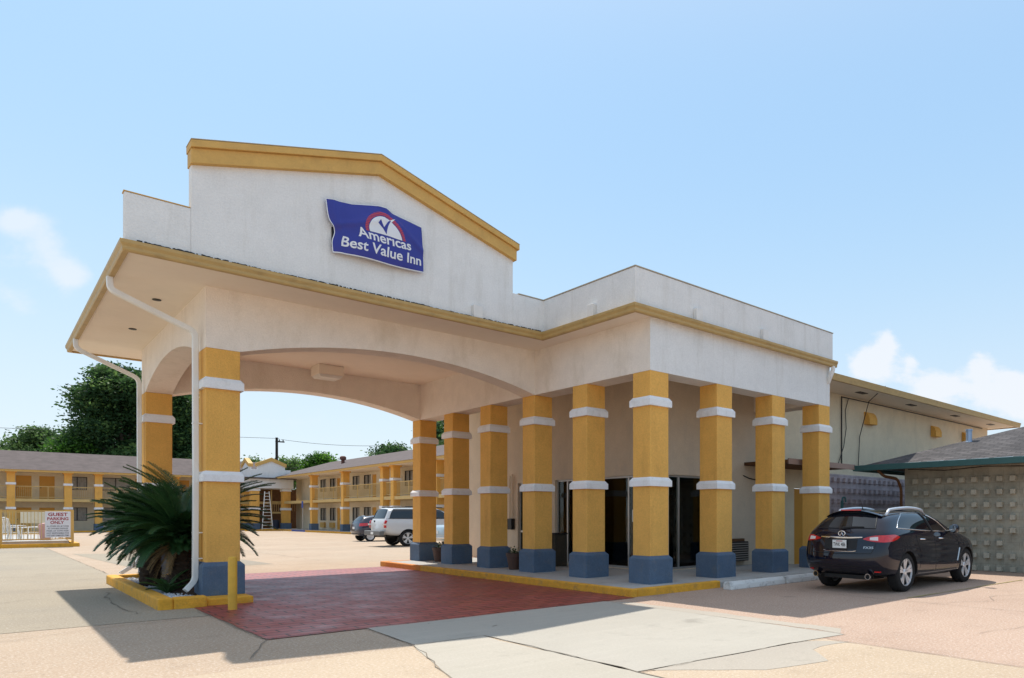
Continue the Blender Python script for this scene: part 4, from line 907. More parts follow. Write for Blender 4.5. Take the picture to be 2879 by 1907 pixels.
SUV = {k: [(x, y, z * 1.045 + {'D': .06, 'E': .085, 'F': .09, 'G': .05, 'H': -.035 * min(1, y / .6) - (.03 if y > .5 and x < .9 else 0)}.get(k, 0)) for x, y, z in v] for k, v in SUV.items()}
def car(name, loc, label, mats, rings, axles, wr, seats_side=(6, 10), lampseg=(2, 5), rear=(0, 2), hubs=0, group=None, track=.80, spokes=5, boxy=0, archr=1.09):
    """car heading +X, rear at local x = 0. mats: paint, glass, lamp"""
    t = root(name, loc, label, 'car', group, local=True)
    order = 'ABCDEFGH'; lv = [rings[k] for k in order]
    Hh = lv[-1]; cx = 1.7
    I = [(x + (cx - x) * .12, y * .6, z + .05 * min(1, y / .5)) for x, y, z in Hh]; J = [(x + (cx - x) * .2, 0, z + .025 + .04 * min(1, y / .5)) for x, y, z in Hh]
    A0 = [(x + (2.4 - x) * .1, y * .4, z - .02) for x, y, z in lv[0]]; A00 = [(x + (2.4 - x) * .12, 0, z - .02) for x, y, z in lv[0]]
    lv = [A00, A0] + lv + [I, J]; n = len(Hh); bm = bmesh.new(); ring = []
    for L in lv:
        row = [bm.verts.new((x, -y, z)) for x, y, z in L] + [bm.verts.new((x, y, z)) for x, y, z in L[-2:0:-1]]; ring.append(row)
    m = len(ring[0])
    for r_ in range(len(ring) - 1):
        for i in range(m):
            j = (i + 1) % m; seg = i if i < n - 1 else m - 1 - i
            f = bm.faces.new((ring[r_][i], ring[r_][j], ring[r_ + 1][j], ring[r_ + 1][i])); f.smooth = True
            nm = r_ - 2      # level below: 0 = A-B ... 6 = G-H
            mi = 0
            if nm in (5, 6):
                if rear[0] <= seg < rear[1]: mi = 1
                elif 11 <= seg < 16: mi = 2
                elif seats_side[0] <= seg < seats_side[1]: mi = 3 if i < n - 1 else 4
            if nm == 3 and lampseg[0] <= seg < lampseg[1]: mi = 5 if i < n - 1 else 6
            f.material_index = mi
    bmesh.ops.remove_doubles(bm, verts=bm.verts, dist=1e-4); bmesh.ops.recalc_face_normals(bm, faces=bm.faces)
    me = bpy.data.meshes.new('tmp'); bm.to_mesh(me); bm.free()
    for k in range(8): me.materials.append(mats[0])
    ob = bpy.data.objects.new('tmp', me); C.objects.link(ob)
    ss = ob.modifiers.new('s', 'SUBSURF'); ss.levels = 2; ss.render_levels = 2
    cut = MB()
    for ax in axles:
        for s_ in (-1, 1): cut.lathe([(wr * archr, -.22), (wr * archr, .22)], (ax, s_ * (track + .05), wr), 40, 'y')
    cm = bpy.data.meshes.new('cut'); cm.from_pydata(cut.v, [], cut.f)
    for k in range(8): cm.materials.append(mats[0])
    cm.polygons.foreach_set('material_index', [7] * len(cm.polygons))
    bm = bmesh.new(); bm.from_mesh(cm); bmesh.ops.recalc_face_normals(bm, faces=bm.faces); bm.to_mesh(cm); bm.free()
    co = bpy.data.objects.new('cut', cm); C.objects.link(co)
    bo_ = ob.modifiers.new('b', 'BOOLEAN'); bo_.object = co; bo_.operation = 'DIFFERENCE'; bo_.solver = 'EXACT'
    dg = bpy.context.evaluated_depsgraph_get(); dg.update()
    fin = bpy.data.meshes.new_from_object(ob.evaluated_get(dg)); bpy.data.objects.remove(ob); bpy.data.objects.remove(co)
    V = [tuple(v.co) for v in fin.vertices]; P = [tuple(p.vertices) for p in fin.polygons]; MI = [p.material_index for p in fin.polygons]
    bvh = BVHTree.FromPolygons([Vector(v) for v in V], P)
    names = ['body', 'rear_window', 'windshield', 'side_window', 'side_window', 'tail_light', 'tail_light', 'wheel_arch']
    mt = [mats[0], mats[1], mats[1], mats[1], mats[1], mats[2], mats[2], m_black]
    parts = {}
    for k, q_ in [(k, None) for k in range(7)] + [(7, (a_, b_)) for a_ in axles for b_ in (-1, 1)]:
        ids = [i for i in range(len(P)) if MI[i] == k]
        if q_: ids = [i for i in ids if abs(V[P[i][0]][0] - q_[0]) < .7 and V[P[i][0]][1] * q_[1] > 0]
        if not ids: continue
        mp = {}; vs = []; fs = []
        for i in ids:
            g = []
            for q in P[i]:
                if q not in mp: mp[q] = len(vs); vs.append(V[q])
                g.append(mp[q])
            fs.append(tuple(g))
        mb = MB(); mb.add(vs, fs); parts[k] = mb.build(names[k], mt[k], t, smooth=True, ang=50 if k == 0 else 180, recalc=False)
        if 1 <= k <= 4:     # dark sealing strip round the glass edge
            from collections import Counter
            ec = Counter(tuple(sorted((f[a], f[(a + 1) % len(f)]))) for f in fs for a in range(len(f)))
            sm = MB()
            for (a, b), c_ in ec.items():
                if c_ == 1: sm.tube([vs[a], vs[b]], .011, 5, caps=False)
            sm.build('window_trim', m_black if k != 3 or not hubs else m_chrome, parts[k], smooth=True, ang=180)
    for ax in axles:
        for s_ in (-1, 1):
            wh = bpy.data.objects.new('wheel', None); C.objects.link(wh); wh.parent = t; wh.empty_display_size = .1; OFF[wh.name] = Vector((0, 0, 0)); wh.location = (ax, s_ * track, wr)
            mb = MB(); wd = .115 if wr > .33 else .09
            mb.lathe([(wr * .70, -wd), (wr * .93, -wd), (wr * .985, -wd * .8), (wr, -wd * .45), (wr, wd * .45), (wr * .985, wd * .8), (wr * .93, wd), (wr * .70, wd)], (0, 0, 0), 40, 'y', caps=False); mb.build('tyre', m_rubber, wh, smooth=True, ang=60)
            rm_ = MB(); o_ = s_ * wd * .92; rr = wr * .715
            rm_.lathe([(rr, -wd * .9 * s_), (rr, o_), (rr * .93, o_ + .004 * s_), (rr * .90, o_ - .03 * s_)], (0, 0, 0), 40, 'y', caps=False)
            for k in range(spokes):
                th = 2 * PI * k / spokes + .3
                for d_ in (-.16, .16):
                    a0, a1 = th + d_ * .45, th + d_ * 1.15
                    p0 = Vector((math.cos(a0) * rr * .18, o_ - .022 * s_, math.sin(a0) * rr * .18)); p1 = Vector((math.cos(a1) * rr * .95, o_ - .008 * s_, math.sin(a1) * rr * .95))
                    q = Vector((-math.sin(th), 0, math.cos(th))); h0, h1 = .022, .036
                    d3 = Vector((0, .02 * s_, 0))
                    rm_.add([p0 - q * h0, p0 + q * h0, p1 + q * h1, p1 - q * h1, p0 - q * h0 - d3, p0 + q * h0 - d3, p1 + q * h1 - d3, p1 - q * h1 - d3], [(0, 1, 2, 3), (4, 7, 6, 5), (0, 4, 5, 1), (1, 5, 6, 2), (2, 6, 7, 3), (3, 7, 4, 0)])
            rm_.lathe([(.001, o_ - .005 * s_), (rr * .2, o_ - .01 * s_), (rr * .26, o_ - .03 * s_)], (0, 0, 0), 16, 'y', caps=False); rm_.build('rim', m_rim, wh, smooth=True, ang=30)
            MB().lathe([(rr * .97, o_ - .05 * s_), (.001, o_ - .055 * s_)], (0, 0, 0), 24, 'y', caps=False).build('brake_disc', m_darkmetal, wh)
    def side(x, z, s_=-1):
        h = bvh.ray_cast(Vector((x, s_ * 3, z)), Vector((0, -s_, 0))); return h[0]
    def back(y, z):
        h = bvh.ray_cast(Vector((-3, y, z)), Vector((1, 0, 0))); return h[0]
    def top(x, y):
        h = bvh.ray_cast(Vector((x, y, 4)), Vector((0, 0, -1))); return h[0]
    def seam(fn, pts, nm='panel_gap', mat_=m_black, r=.0045, lift=.0, n=10):
        path = []
        for (a, b), (c, d) in zip(pts[:-1], pts[1:]):
            for i in range(n):
                p = fn(a + (c - a) * i / n, b + (d - b) * i / n)
                if p is not None: path.append(p)
        p = fn(*pts[-1])
        if p is not None: path.append(p)
        if len(path) > 1: return MB().tube(path, r, 5).build(nm, mat_, t, smooth=True)
    global lampbvh; lampbvh = bvh
    return t, side, back, top, seam, parts

# --- black crossover on the right
t, side, back, top, seam, parts = car('parked_car', (11.92, 7.28, 0), 'black crossover car with silver roof rails parked nose-in at the block wall', (m_pap, m_carglass, m_red), SUV, (1.02, 3.905), .388, hubs=1, lampseg=(90, 91), seats_side=(5, 10))
for s_ in (-1, 1):
    seam(lambda a, b: side(a, b, s_), [(2.32, .38), (2.30, .98), (2.34, 1.16)]); seam(lambda a, b: side(a, b, s_), [(3.42, .42), (3.5, .75), (3.36, 1.10)])
    seam(lambda a, b: side(a, b, s_), [(1.55, .44), (1.62, .73), (1.48, .95), (1.42, 1.13)]); seam(lambda a, b: side(a, b, s_), [(1.5, .37), (3.42, .37)])
    seam(lambda a, b: side(a, b, s_), [(1.5, .345), (2.4, .335), (3.44, .345)], 'sill_trim', m_chrome, .011)
    # B pillar over the glass
    seam(lambda a, b: side(a, b, s_), [(2.28, 1.17), (2.2, 1.40), (2.12, 1.58)], 'door_pillar', m_black, .028, n=6)
    for x in (1.62, 2.52):
        p = side(x, 1.03, s_); 
        MB().tube([p + Vector((-.02, 0, 0)), p + Vector((.02, s_ * .03, 0)), p + Vector((.15, s_ * .032, -.004)), p + Vector((.19, 0, -.006))], .014, 8).build('door_handle', m_chrome, t, smooth=True)
    # mirror
    mm = MB(); p = side(3.02, 1.13, s_) + Vector((0, s_ * .03, .07))
    mm.lathe([(.001, -.12), (.06, -.11), (.09, -.06), (.098, .0), (.085, .045), (.001, .06)], p + Vector((0.02, s_ * .13, .03)), 14, 'x')
    mo = mm.build('mirror', m_pap, t, smooth=True); MB().tube([p + Vector((.02, -s_ * .04, -.04)), p + Vector((.02, s_ * .1, -.01))], .025, 6).build('mirror_arm', m_black, mo)
    mg = MB(); c = p + Vector((-.105, s_ * .13, .03)); mg.lathe([(.075, 0), (.001, -.003)], c, 14, 'x'); mg.build('mirror_glass', m_chrome, mo)
    # roof rail
    pts = []
    for i in range(13):
        x = .86 + 1.7 * i / 12; q = top(x, s_ * .555); lift = .085 * min(1, 4.0 * math.sin(PI * i / 12) ** .8) if 0 < i < 12 else -.01
        pts.append(q + Vector((0, 0, max(-.01, min(.078, lift)))))
    MB().tube(pts, [.024] + [.031] * 11 + [.022], 8).build('roof_rail', m_railalu, t, smooth=True, ang=180)
    # fender vent
    p0, p1 = side(3.36, .52, s_), side(3.47, .80, s_)
    vt = MB(); vt.tube([p0 + Vector((0, s_ * .004, 0)), p0.lerp(p1, .5) + Vector((0, s_ * .006, 0)), p1 + Vector((0, s_ * .004, 0))], .017, 4).build('fender_vent', m_alu, t)
    # exhaust, reflector
    MB().lathe([(.045, .10), (.058, .06), (.058, -.06), (.048, -.06), (.046, .05)], (.16, s_ * .58, .335), 18, 'x', caps=False).build('exhaust_pipe', m_chrome, t, smooth=True)
    MB().lathe([(.047, 0), (.001, .001)], (.19, s_ * .58, .335), 14, 'x', caps=False).build('exhaust_bore', m_black, t)
    rf_ = MB(); pts = [back(s_ * y, .43) + Vector((-.004, 0, 0)) for y in (.68, .74, .79)]; rf_.tube(pts, .018, 5).build('reflector', m_red, t)
    # leaf-shaped lamp wrapping the rear corner, drawn on the body surface
    c0 = Vector((.95, s_ * .30, 0))
    def rad(th, z):
        d = Vector((-math.cos(th), s_ * math.sin(th), 0)); h = lampbvh.ray_cast(Vector((c0.x, c0.y, z)) + d * 3, -d); return h[0] + d * .006
    def lamp_patch(th0, th1, nm, mt_, k0=0., k1=1., extra=0., sq=1.):
        g = []; n_ = 22
        for i in range(n_ + 1):
            u = k0 + (k1 - k0) * i / n_; th = th0 + (th1 - th0) * u; zc = 1.055 + .035 * u; up = sq * .060 * min(1, (u / .25) ** .7 if u > 0 else 0) * (1 - max(0, (u - .7) / .3) ** 2); dn = sq * .075 * math.sin(PI * min(1, u * 1.02)) ** .8 if u < .98 else 0
            g.append([rad(th, zc - dn + (up + dn) * j / 5) + Vector((0, 0, 0)) + (rad(th, zc) - Vector((c0.x, c0.y, zc))).normalized() * extra for j in range(6)])
        m_ = MB(); m_.add([p for r_ in g for p in r_], [(i * 6 + j, i * 6 + j + 1, i * 6 + j + 7, i * 6 + j + 6) for i in range(n_) for j in range(5)]); return m_.build(nm, mt_, t, smooth=True, ang=180)
    th0, th1 = math.atan2(.17, .85), math.atan2(.62, .22)
    lamp_patch(th0, th1, 'tail_light', m_red); lamp_patch(th0, th1, 'reverse_lamp', m_lampw, .16, .33, .003, .55)
# tailgate outline
seam(lambda a, b: back(a, b), [(-.74, 1.16), (-.72, .93), (-.66, .78), (0, .76), (.66, .78), (.72, .93), (.74, 1.16)], r=.006)
seam(lambda a, b: back(a, b), [(-.8, .55), (-.3, .53), (.3, .53), (.8, .55)], 'bumper_crease', m_black, .008)
# recessed number-plate bay, chrome bars, plate
mb = MB(); g = [[back(-.36 + .72 * i / 6, .845 + .2 * j / 3) + Vector((-.003, 0, 0)) for i in range(7)] for j in range(4)]
mb.add([p for r_ in g for p in r_], [(j * 7 + i, j * 7 + i + 1, (j + 1) * 7 + i + 1, (j + 1) * 7 + i) for j in range(3) for i in range(6)]); mb.build('plate_bay', m_black, t, recalc=False)
def bar(pts, r, nm, mt_): return MB().tube([back(y, z) + Vector((-.012, 0, 0)) for y, z in pts], r, 6).build(nm, mt_, t, smooth=True)
bar([(-.46, 1.085), (-.25, 1.075), (0, 1.072), (.25, 1.075), (.46, 1.085)], [.010, .02, .022, .02, .010], 'chrome_bar', m_chrome); bar([(-.36, .825), (-.28, .81), (0, .81), (.28, .81), (.36, .825)], .011, 'chrome_strip', m_chrome)
px = min(back(0, .88).x, back(0, 1.02).x) - .012
pb = MB().box(px - .008, -.155, .87, px, .155, 1.03).build('licence_plate', m_plate, t, bevel=.008)
v, f, asp = textgeo('TWK 486', .01)
MB().add([(px - .010, .135 - .27 * a, .905 + .075 * b) for a, b in v], f).build('lettering', m_ink, pb, recalc=False)
MB().box(px - .0095, -.07, 1.0, px - .0085, .07, 1.015).build('plate_slogan', m_redink, pb)
# emblem: open oval with two strokes
c = back(0, 1.155); e_ = MB(); ring_ = [(c.x - .012, .075 * math.cos(a), 1.155 + .048 * math.sin(a)) for a in [(-PI / 2 + .45) + (2 * PI - .9) * i / 24 for i in range(25)]]
e_.tube(ring_, .009, 6); e_.tube([ring_[0], (c.x - .012, -.004, 1.18)], .008, 5); e_.tube([ring_[-1], (c.x - .012, .004, 1.18)], .008, 5); e_.build('emblem', m_chrome, t, smooth=True)
v, f, asp = textgeo('FX35', .02)
MB().add([(back(-.52 - .19 * a, .87 + .045 * b).x - .006, -.50 - .19 * a, .87 + .045 * b) for a, b in v], f).build('badge', m_alu, t, recalc=False)
# wiper, high brake lamp, spoiler lip, aerial
wp = MB(); wp.tube([back(.02, 1.26) + Vector((-.02, 0, 0)), back(-.2, 1.28) + Vector((-.022, 0, 0)), back(-.42, 1.285) + Vector((-.018, 0, 0))], [.028, .018, .012], 6).build('rear_wiper', m_black, t, smooth=True)
spl = MB(); g = []
for i in range(15):
    y = -.62 + 1.24 * i / 14; q = top(.66 + .10 * (y / .62) ** 2, y); dx_ = .10 * (y / .62) ** 4
    g.append([(q.x + .10, y, q.z + .012), (.53 + dx_, y, 1.635 - .125 * (y / .62) ** 2), (.475 + dx_, y, 1.620 - .125 * (y / .62) ** 2), (.50 + dx_, y, 1.598 - .125 * (y / .62) ** 2), (q.x - .02, y, q.z - .06)])
spl.add([p for r_ in g for p in r_], [(i * 5 + j, i * 5 + (j + 1) % 5, (i + 1) * 5 + (j + 1) % 5, (i + 1) * 5 + j) for i in range(14) for j in range(5)] + [(0, 1, 2, 3, 4), (70, 74, 73, 72, 71)]); spo = spl.build('spoiler', m_pap, t, smooth=True, ang=50)
MB().box(.464, -.22, 1.603, .50, .22, 1.632).build('brake_light', m_red, spo, bevel=.006)
MB().tube([(.95, 0, 1.64), (.88, 0, 1.80)], [.012, .004], 6).build('aerial', m_black, t)
ro = MB(); g = [[top(1.15 + .95 * i / 8, -.42 + .84 * j / 8) + Vector((0, 0, .003)) for i in range(9)] for j in range(9)]
ro.add([p for r_ in g for p in r_], [(j * 9 + i, j * 9 + i + 1, (j + 1) * 9 + i + 1, (j + 1) * 9 + i) for j in range(8) for i in range(8)]); ro.build('sunroof', m_carglass, t, recalc=False, smooth=True, ang=180)
MB().box(.30, -.5, .26, .9, .5, .34).build('underbody', m_black, t)

# --- small cars beyond the canopy
def xform(fn): return {k: [fn(k, i, *p) for i, p in enumerate(v)] for k, v in SUV.items()}
hb = xform(lambda k, i, x, y, z: (x * .80 * (1 - .0 * (k in 'GH')), y * .865, z * .95))
t, side, back, top, seam, parts = car('parked_car', (15.6, 42.1, 0), 'dark blue-grey hatchback parked nose-in to the left of the white pickup', (m_hatchp, m_carglass, m_red), hb, (.70, 3.10), .30, group='cars parked before the right motel wing', track=.70, spokes=8)
mb = MB(); px = back(0, .80).x - .01; pb = MB().box(px - .008, -.16, .72, px, .16, .86).build('licence_plate', m_plate, t)
MB().tube([back(y, .45) + Vector((-.003, 0, 0)) for y in (-.7, -.3, .3, .7)], .04, 5).build('bumper_insert', m_black, t)
def pk(k, i, x, y, z):
    # upright tailgate and canopy shell: a long boxy pickup
    if k in 'GH' and i <= 5: x = x * .45 + .05
    if k == 'F' and i <= 5: x = x * .55
    if k in 'DE' and i <= 4: x = x * .5
    if k in 'GH' and i < 11: y = y * (1.10 if k == 'G' else 1.18)
    if k == 'F' and i < 11: y = y * 1.03
    x = x * 1.17
    z = {'A': z + .22, 'B': z + .22, 'C': .80 + (z - .66) * .5, 'D': 1.0 + (z - .85) * .3, 'E': 1.2 + (z - 1.02) * .3, 'F': 1.30 + (z - 1.08) * .3, 'G': 1.60 + (z - 1.32) * .4, 'H': 1.84 + (z - 1.53) * .5}[k]
    return x, y * 1.03, z
pr = xform(pk)
t, side, back, top, seam, parts = car('pickup_truck', (13.75, 34.3, 0), 'white pickup truck with dark-windowed canopy shell parked beyond the lobby columns', (m_truckp, m_carglass, m_red), pr, (1.25, 4.75), .40, lampseg=(90, 91), seats_side=(4, 10), group='cars parked before the right motel wing', track=.84, spokes=5, archr=1.15)
t['category'] = 'truck'
for s_ in (-1, 1):
    ln = MB(); pts = [back(s_ * .84, z) + Vector((-.0, s_ * .04, 0)) for z in (.92, 1.05, 1.18, 1.28)]; ln.tube(pts, .075, 4, sq=True).build('tail_light', m_red, t, bevel=.02)
    p = back(s_ * .84, 1.08) + Vector((-.01, s_ * .04, 0)); MB().box(p.x - .07, p.y - .075, 1.05, p.x + .05, p.y + .085, 1.12).build('reverse_lamp', m_lampw, t)
for s_ in (-1, 1): seam(lambda a, b: side(a, b, s_), [(.12, 1.37), (1.1, 1.365), (2.1, 1.355)], 'canopy_seal', m_black, .012)
bp_ = MB(); bp_.box(-.16, -.95, .55, .06, .95, .78); bp_.build('bumper', M('bumper_grey', (.14, .14, .14), .5), t, bevel=.03)
MB().box(-.168, -.2, .60, -.161, .1, .72).build('licence_plate', m_plate, t)
MB().tube([(.9, -.6, .35), (2.0, -.6, .35), (2.4, -.5, .4)], .05, 6).build('exhaust_pipe', m_darkmetal, t)
MB().lathe([(.05, 0), (.05, -.03), (.001, -.035)], (back(.25, 1.24).x, .25, 1.24), 12, 'x').build('tailgate_latch', m_black, t)
rr_ = MB(); rr_.tube([(.6, -.62, 1.93), (2.2, -.62, 1.95), (3.2, -.62, 1.93)], .025, 5); rr_.build('roof_rail', m_black, t)
rr_ = MB(); rr_.tube([(.6, .62, 1.93), (2.2, .62, 1.95), (3.2, .62, 1.93)], .025, 5); rr_.build('roof_rail', m_black, t)
MB().box(.3, -.55, .45, 4.9, .55, .62).build('underbody', m_black, t)
def sd(k, i, x, y, z):
    if k in 'FGH' and i <= 5: x = x * .75 + {'F': .72, 'G': .85, 'H': 1.05}[k]
    if k == 'F': z = z - .10
    if k == 'E': z = z - .06
    if k == 'G': z = z - .12
    if k == 'H': z = z - .18
    return x * .98, y * .93, z
sdr = xform(sd)
t, side, back, top, seam, parts = car('sedan', (14.6, 29.6, 0), 'pale blue-grey sedan glimpsed between the two farthest lobby columns', (m_sedanp, m_carglass, m_red), sdr, (1.0, 3.8), .32, group='cars parked before the right motel wing', track=.76, spokes=8)
MB().tube([back(y, .52) + Vector((-.02, 0, 0)) for y in (-.75, -.4, 0, .4, .75)], .035, 5).build('bumper', m_chrome, t, smooth=True)
px = back(0, .75).x - .01; MB().box(px - .01, -.16, .70, px, .16, .84).build('licence_plate', m_plate, t)

# ------------------------------------------------------------------ far motel wings
def far_column(parent, amap, a, z1=5.45, wd=.54):
    def bx(mb, e, z0, z1_, ch=0):
        p, q = amap(a - e, -e, z0), amap(a + wd + e, wd + e, z1_)
        x0, x1, y0, y1 = min(p[0], q[0]), max(p[0], q[0]), min(p[1], q[1]), max(p[1], q[1])
        mb.stack([(x0, y0, x1, y1, z0), (x0, y0, x1, y1, z1_)]); return mb
    c = bx(MB(), 0, .75, z1).build('column', m_yellow, parent)
    bx(MB(), .06, .1, .76).build('base', m_blue, c)
    for zb in (2.1, 4.27): bx(MB(), .06, zb, zb + .2).build('band', m_band, c)
    bx(MB(), .10, z1 - .10, z1 + .02).build('capital', m_yellow, c)
def far_wing(name, loc, label, amap, a0, a1, cols, bays, hip=None, ends=(0, 0), rails=True, kerb_blue=None):
    Bd = root(name, loc, label, 'building', 'far two-storey motel wings')
    def bx(mb, a, b, d0, d1, z0, z1):
        p, q = amap(a, d0, z0), amap(b, d1, z1); return mb.box(min(p[0], q[0]), min(p[1], q[1]), z0, max(p[0], q[0]), max(p[1], q[1]), z1)
    WD = 1.9; ops = []
    for kind, b0, b1 in bays:
        for fl_, zf in ((0, .15), (1, 3.05)):
            if kind == 'door': ops.append((b0, b1, zf + .02, zf + 2.12))
            else: ops.append((b0, b1, zf + .9, zf + 2.15))
    mb = MB(); wall_grid(mb, lambda a, d, z: amap(a, WD + d, z), a0, a1, 0, 5.5, ops, .2); mb.build('wall', m_cream, Bd, merge=True)
    for kind, b0, b1 in bays:
        for zf in (.15, 3.05):
            if kind == 'door':
                d_ = bx(MB(), b0, b1, WD + .06, WD + .1, zf + .02, zf + 2.12).build('door', m_door, Bd)
                bx(MB(), b0 + .08, b0 + .14, WD + .0, WD + .055, zf + 1.0, zf + 1.08).build('handle', m_darkmetal, d_)
            else:
                g = bx(MB(), b0, b1, WD + .10, WD + .12, zf + .9, zf + 2.15).build('window', m_curtain, Bd)
                f_ = MB(); w_ = .05
                bx(f_, b0, b1, WD + .03, WD + .09, zf + .9, zf + .9 + w_); bx(f_, b0, b1, WD + .03, WD + .09, zf + 2.15 - w_, zf + 2.15); bx(f_, b0, b0 + w_, WD + .03, WD + .09, zf + .95, zf + 2.1); bx(f_, b1 - w_, b1, WD + .03, WD + .09, zf + .95, zf + 2.1)
                bx(f_, (b0 + b1) / 2 - .03, (b0 + b1) / 2 + .03, WD + .03, WD + .09, zf + .95, zf + 2.1); f_.build('frame', m_darkmetal, g)
                if b1 - b0 > 1.2 and name.endswith('wing'): pass
    bx(MB(), a0, a1, .06, WD - .01, 2.78, 3.05).build('balcony_slab', m_rail, Bd)
    bx(MB(), a0, a1, -.9, WD - .01, -.1, .14).build('walkway', m_walk, Bd); bx(MB(), a0, a1, -1.05, -.905, -.1, .15).build('kerb', m_kerb, Bd)
    if kerb_blue: bx(MB(), kerb_blue[0], kerb_blue[1], -1.06, -1.051, -.1, .153).build('kerb_marking', m_bluekerb, Bd)
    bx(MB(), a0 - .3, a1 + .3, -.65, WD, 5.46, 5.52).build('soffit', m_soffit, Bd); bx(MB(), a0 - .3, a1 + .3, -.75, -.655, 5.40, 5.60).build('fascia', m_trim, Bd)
    for c in cols: far_column(Bd, amap, c)
    cs = sorted(cols)
    for c0, c1 in zip(cs[:-1], cs[1:]):
        s0, s1 = c0 + .56, c1 - .02
        r_ = MB(); bx(r_, s0, s1, .20, .26, 4.12, 4.18); bx(r_, s0, s1, .20, .26, 3.16, 3.21)
        if s1 - s0 > 2.5:
            for q in (1 / 3, 2 / 3): bx(r_, s0 + (s1 - s0) * q - .03, s0 + (s1 - s0) * q + .03, .20, .26, 2.9, 4.12)
        n = int((s1 - s0) / .13)
        for k in range(1, n): u = s0 + (s1 - s0) * k / n; bx(r_, u - .011, u + .011, .22, .24, 3.2, 4.12)
        r_.build('railing', m_rail, Bd)
    mb = MB(); e0, e1 = a0 - .5, a1 + .5; ins = hip or (0, 0)
    pr_ = lambda a, d, z: amap(a, d, z)
    v = [pr_(e0, -.8, 5.58), pr_(e1, -.8, 5.58), pr_(e1, 12, 5.58), pr_(e0, 12, 5.58), pr_(e0 + ins[0], 5.6, 7.65), pr_(e1 - ins[1], 5.6, 7.65)]
    mb.add(v, [(0, 1, 5, 4), (2, 3, 4, 5), (1, 2, 5), (3, 0, 4), (0, 3, 2, 1)]); mb.build('roof', m_shingle_far, Bd)
    return Bd
cl = [-4.4, -2.15, 1.72, 5.53, 7.7, 11.55, 13.7, 17.5]
by = []
for k in (-7.7, 1.72 - 1.4 + .0, 7.7, 13.7):
    pass
by = [('window', -4.0, -2.4), ('door', -1.3, -.3), ('door', .3, 1.3), ('door', 2.36, 3.4), ('door', 3.92, 4.98), ('window', 5.85, 7.3), ('window', 8.35, 10.5), ('door', 10.95, 11.9), ('window', 12.3, 13.6), ('door', 14.4, 15.4), ('door', 15.9, 16.9), ('window', 17.6, 19.4)]
far_wing('motel_wing', (6, 85, 0), 'far motel wing with brown roof and yellow doors on the left, beyond the pool fence', lambda a, d, z: (a, 84 + d, z), -6, 23.5, cl, by)
cy = [29.0, 37.6, 46.1, 53.3, 55.3, 63.8, 71.95]
by = []
for y in (71.0, 62.4, 53.9, 45.3, 36.7):
    by += [('window', y + 2.7, y + 4.4), ('window', y + .1, y + 1.7), ('door', y - 1.1, y - .2)]
far_wing('motel_wing', (24, 55, 0), 'far motel wing with railed balcony running behind the parked cars', lambda a, d, z: (22.8 + d, a, z), 26, 83, cy, by, kerb_blue=(70.5, 74.5))
# vents and chimney on the right wing roof
ch = root('roof_vent', (25.6, 71.7, 6.4), 'small rusty red vent stack on the far wing roof', 'vent'); MB().lathe([(.16, -.5), (.16, .55), (.3, .6), (.3, .85), (.18, .95), (.001, .95)], (25.6, 71.7, 6.5), 12).build('pipe', M('rust', (.14, .06, .045), .8), ch)
# corner pavilion
PV = root('corner_pavilion', (22, 80, 0), 'white gabled stair pavilion on yellow columns at the corner of the far wings', 'building')
vx0, vx1, vy0, vy1 = 19.8, 23.5, 80.8, 84.8
for x, y in ((vx0, vy0), (vx1 - .75, vy0), (vx0, vy1 - .7)):
    c = MB().box(x, y, .6, x + .75, y + .7, 4.4).build('column', m_yellow, PV); MB().box(x - .06, y - .06, .1, x + .81, y + .76, .75).build('base', m_blue, c)
    for zb in (2.1, 4.1): MB().box(x - .07, y - .07, zb, x + .82, y + .77, zb + .25).build('band', m_band, c)
MB().box(vx0 - .3, vy0 - .25, 4.38, vx1 + .2, vy1, 5.35).build('beam', m_white, PV); MB().box(vx0 - .7, vy0 - .65, 5.36, vx1 + .4, vy1, 5.48).build('eave', m_shingle_far, PV)
def mini_gable(axis, lo, hi, c, name='gable'):
    mid = (lo + hi) / 2; pts = [(lo, 5.49), (hi, 5.49), (hi, 6.35), (hi - .55, 6.35), (hi - .55, 6.75), (mid, 7.35), (lo + .55, 6.75), (lo + .55, 6.35), (lo, 6.35)]
    f0 = (lambda p: (p[0], c, p[1])) if axis == 'x' else (lambda p: (c, p[0], p[1])); f1 = (lambda p: (p[0], c + .2, p[1])) if axis == 'x' else (lambda p: (c + .2, p[0], p[1]))
    MB().prism(pts, f0, f1).build(name, m_white, PV)
    tp = [(lo + .45, 6.62), (mid, 7.22), (hi - .45, 6.62), (hi - .4, 6.95), (mid, 7.6), (lo + .4, 6.95)]
    g0 = (lambda p: (p[0], c - .12, p[1])) if axis == 'x' else (lambda p: (c - .12, p[0], p[1])); g1 = (lambda p: (p[0], c + .32, p[1])) if axis == 'x' else (lambda p: (c + .32, p[0], p[1]))
    MB().prism(tp, g0, g1).build('gable_trim', m_trim, PV)
mini_gable('x', vx0, vx1, vy0); mini_gable('y', vy0 + .2, vy1, vx0)
MB().box(vx0 + .8, vy1 - .5, 0, vx1 + 2, vy1 - .3, 4.4).build('stair_wall', m_brownwood, PV)
r_ = MB()
for k in range(15): r_.box(vx0 + 2.3 + k * .2, 82.22, 2.0, vx0 + 2.33 + k * .2, 82.25, 3.0)
r_.box(vx0 + 2.2, 82.2, 3.0, vx1 + .4, 82.28, 3.07); r_.box(vx0 + 2.2, 82.2, 1.75, vx1 + .4, 82.32, 1.95); r_.box(vx0 + 2.2, 82.2, 0, vx0 + 2.3, 82.3, 4.35); r_.build('railing', m_rail, PV)
MB().box(18.5, 77.6, -.1, 22.0, 77.8, .15).build('kerb', m_kerb, PV)
ld = root('step_ladder', (20.7, 78.9, 0), 'tall white step ladder standing in the corner pavilion', 'ladder')
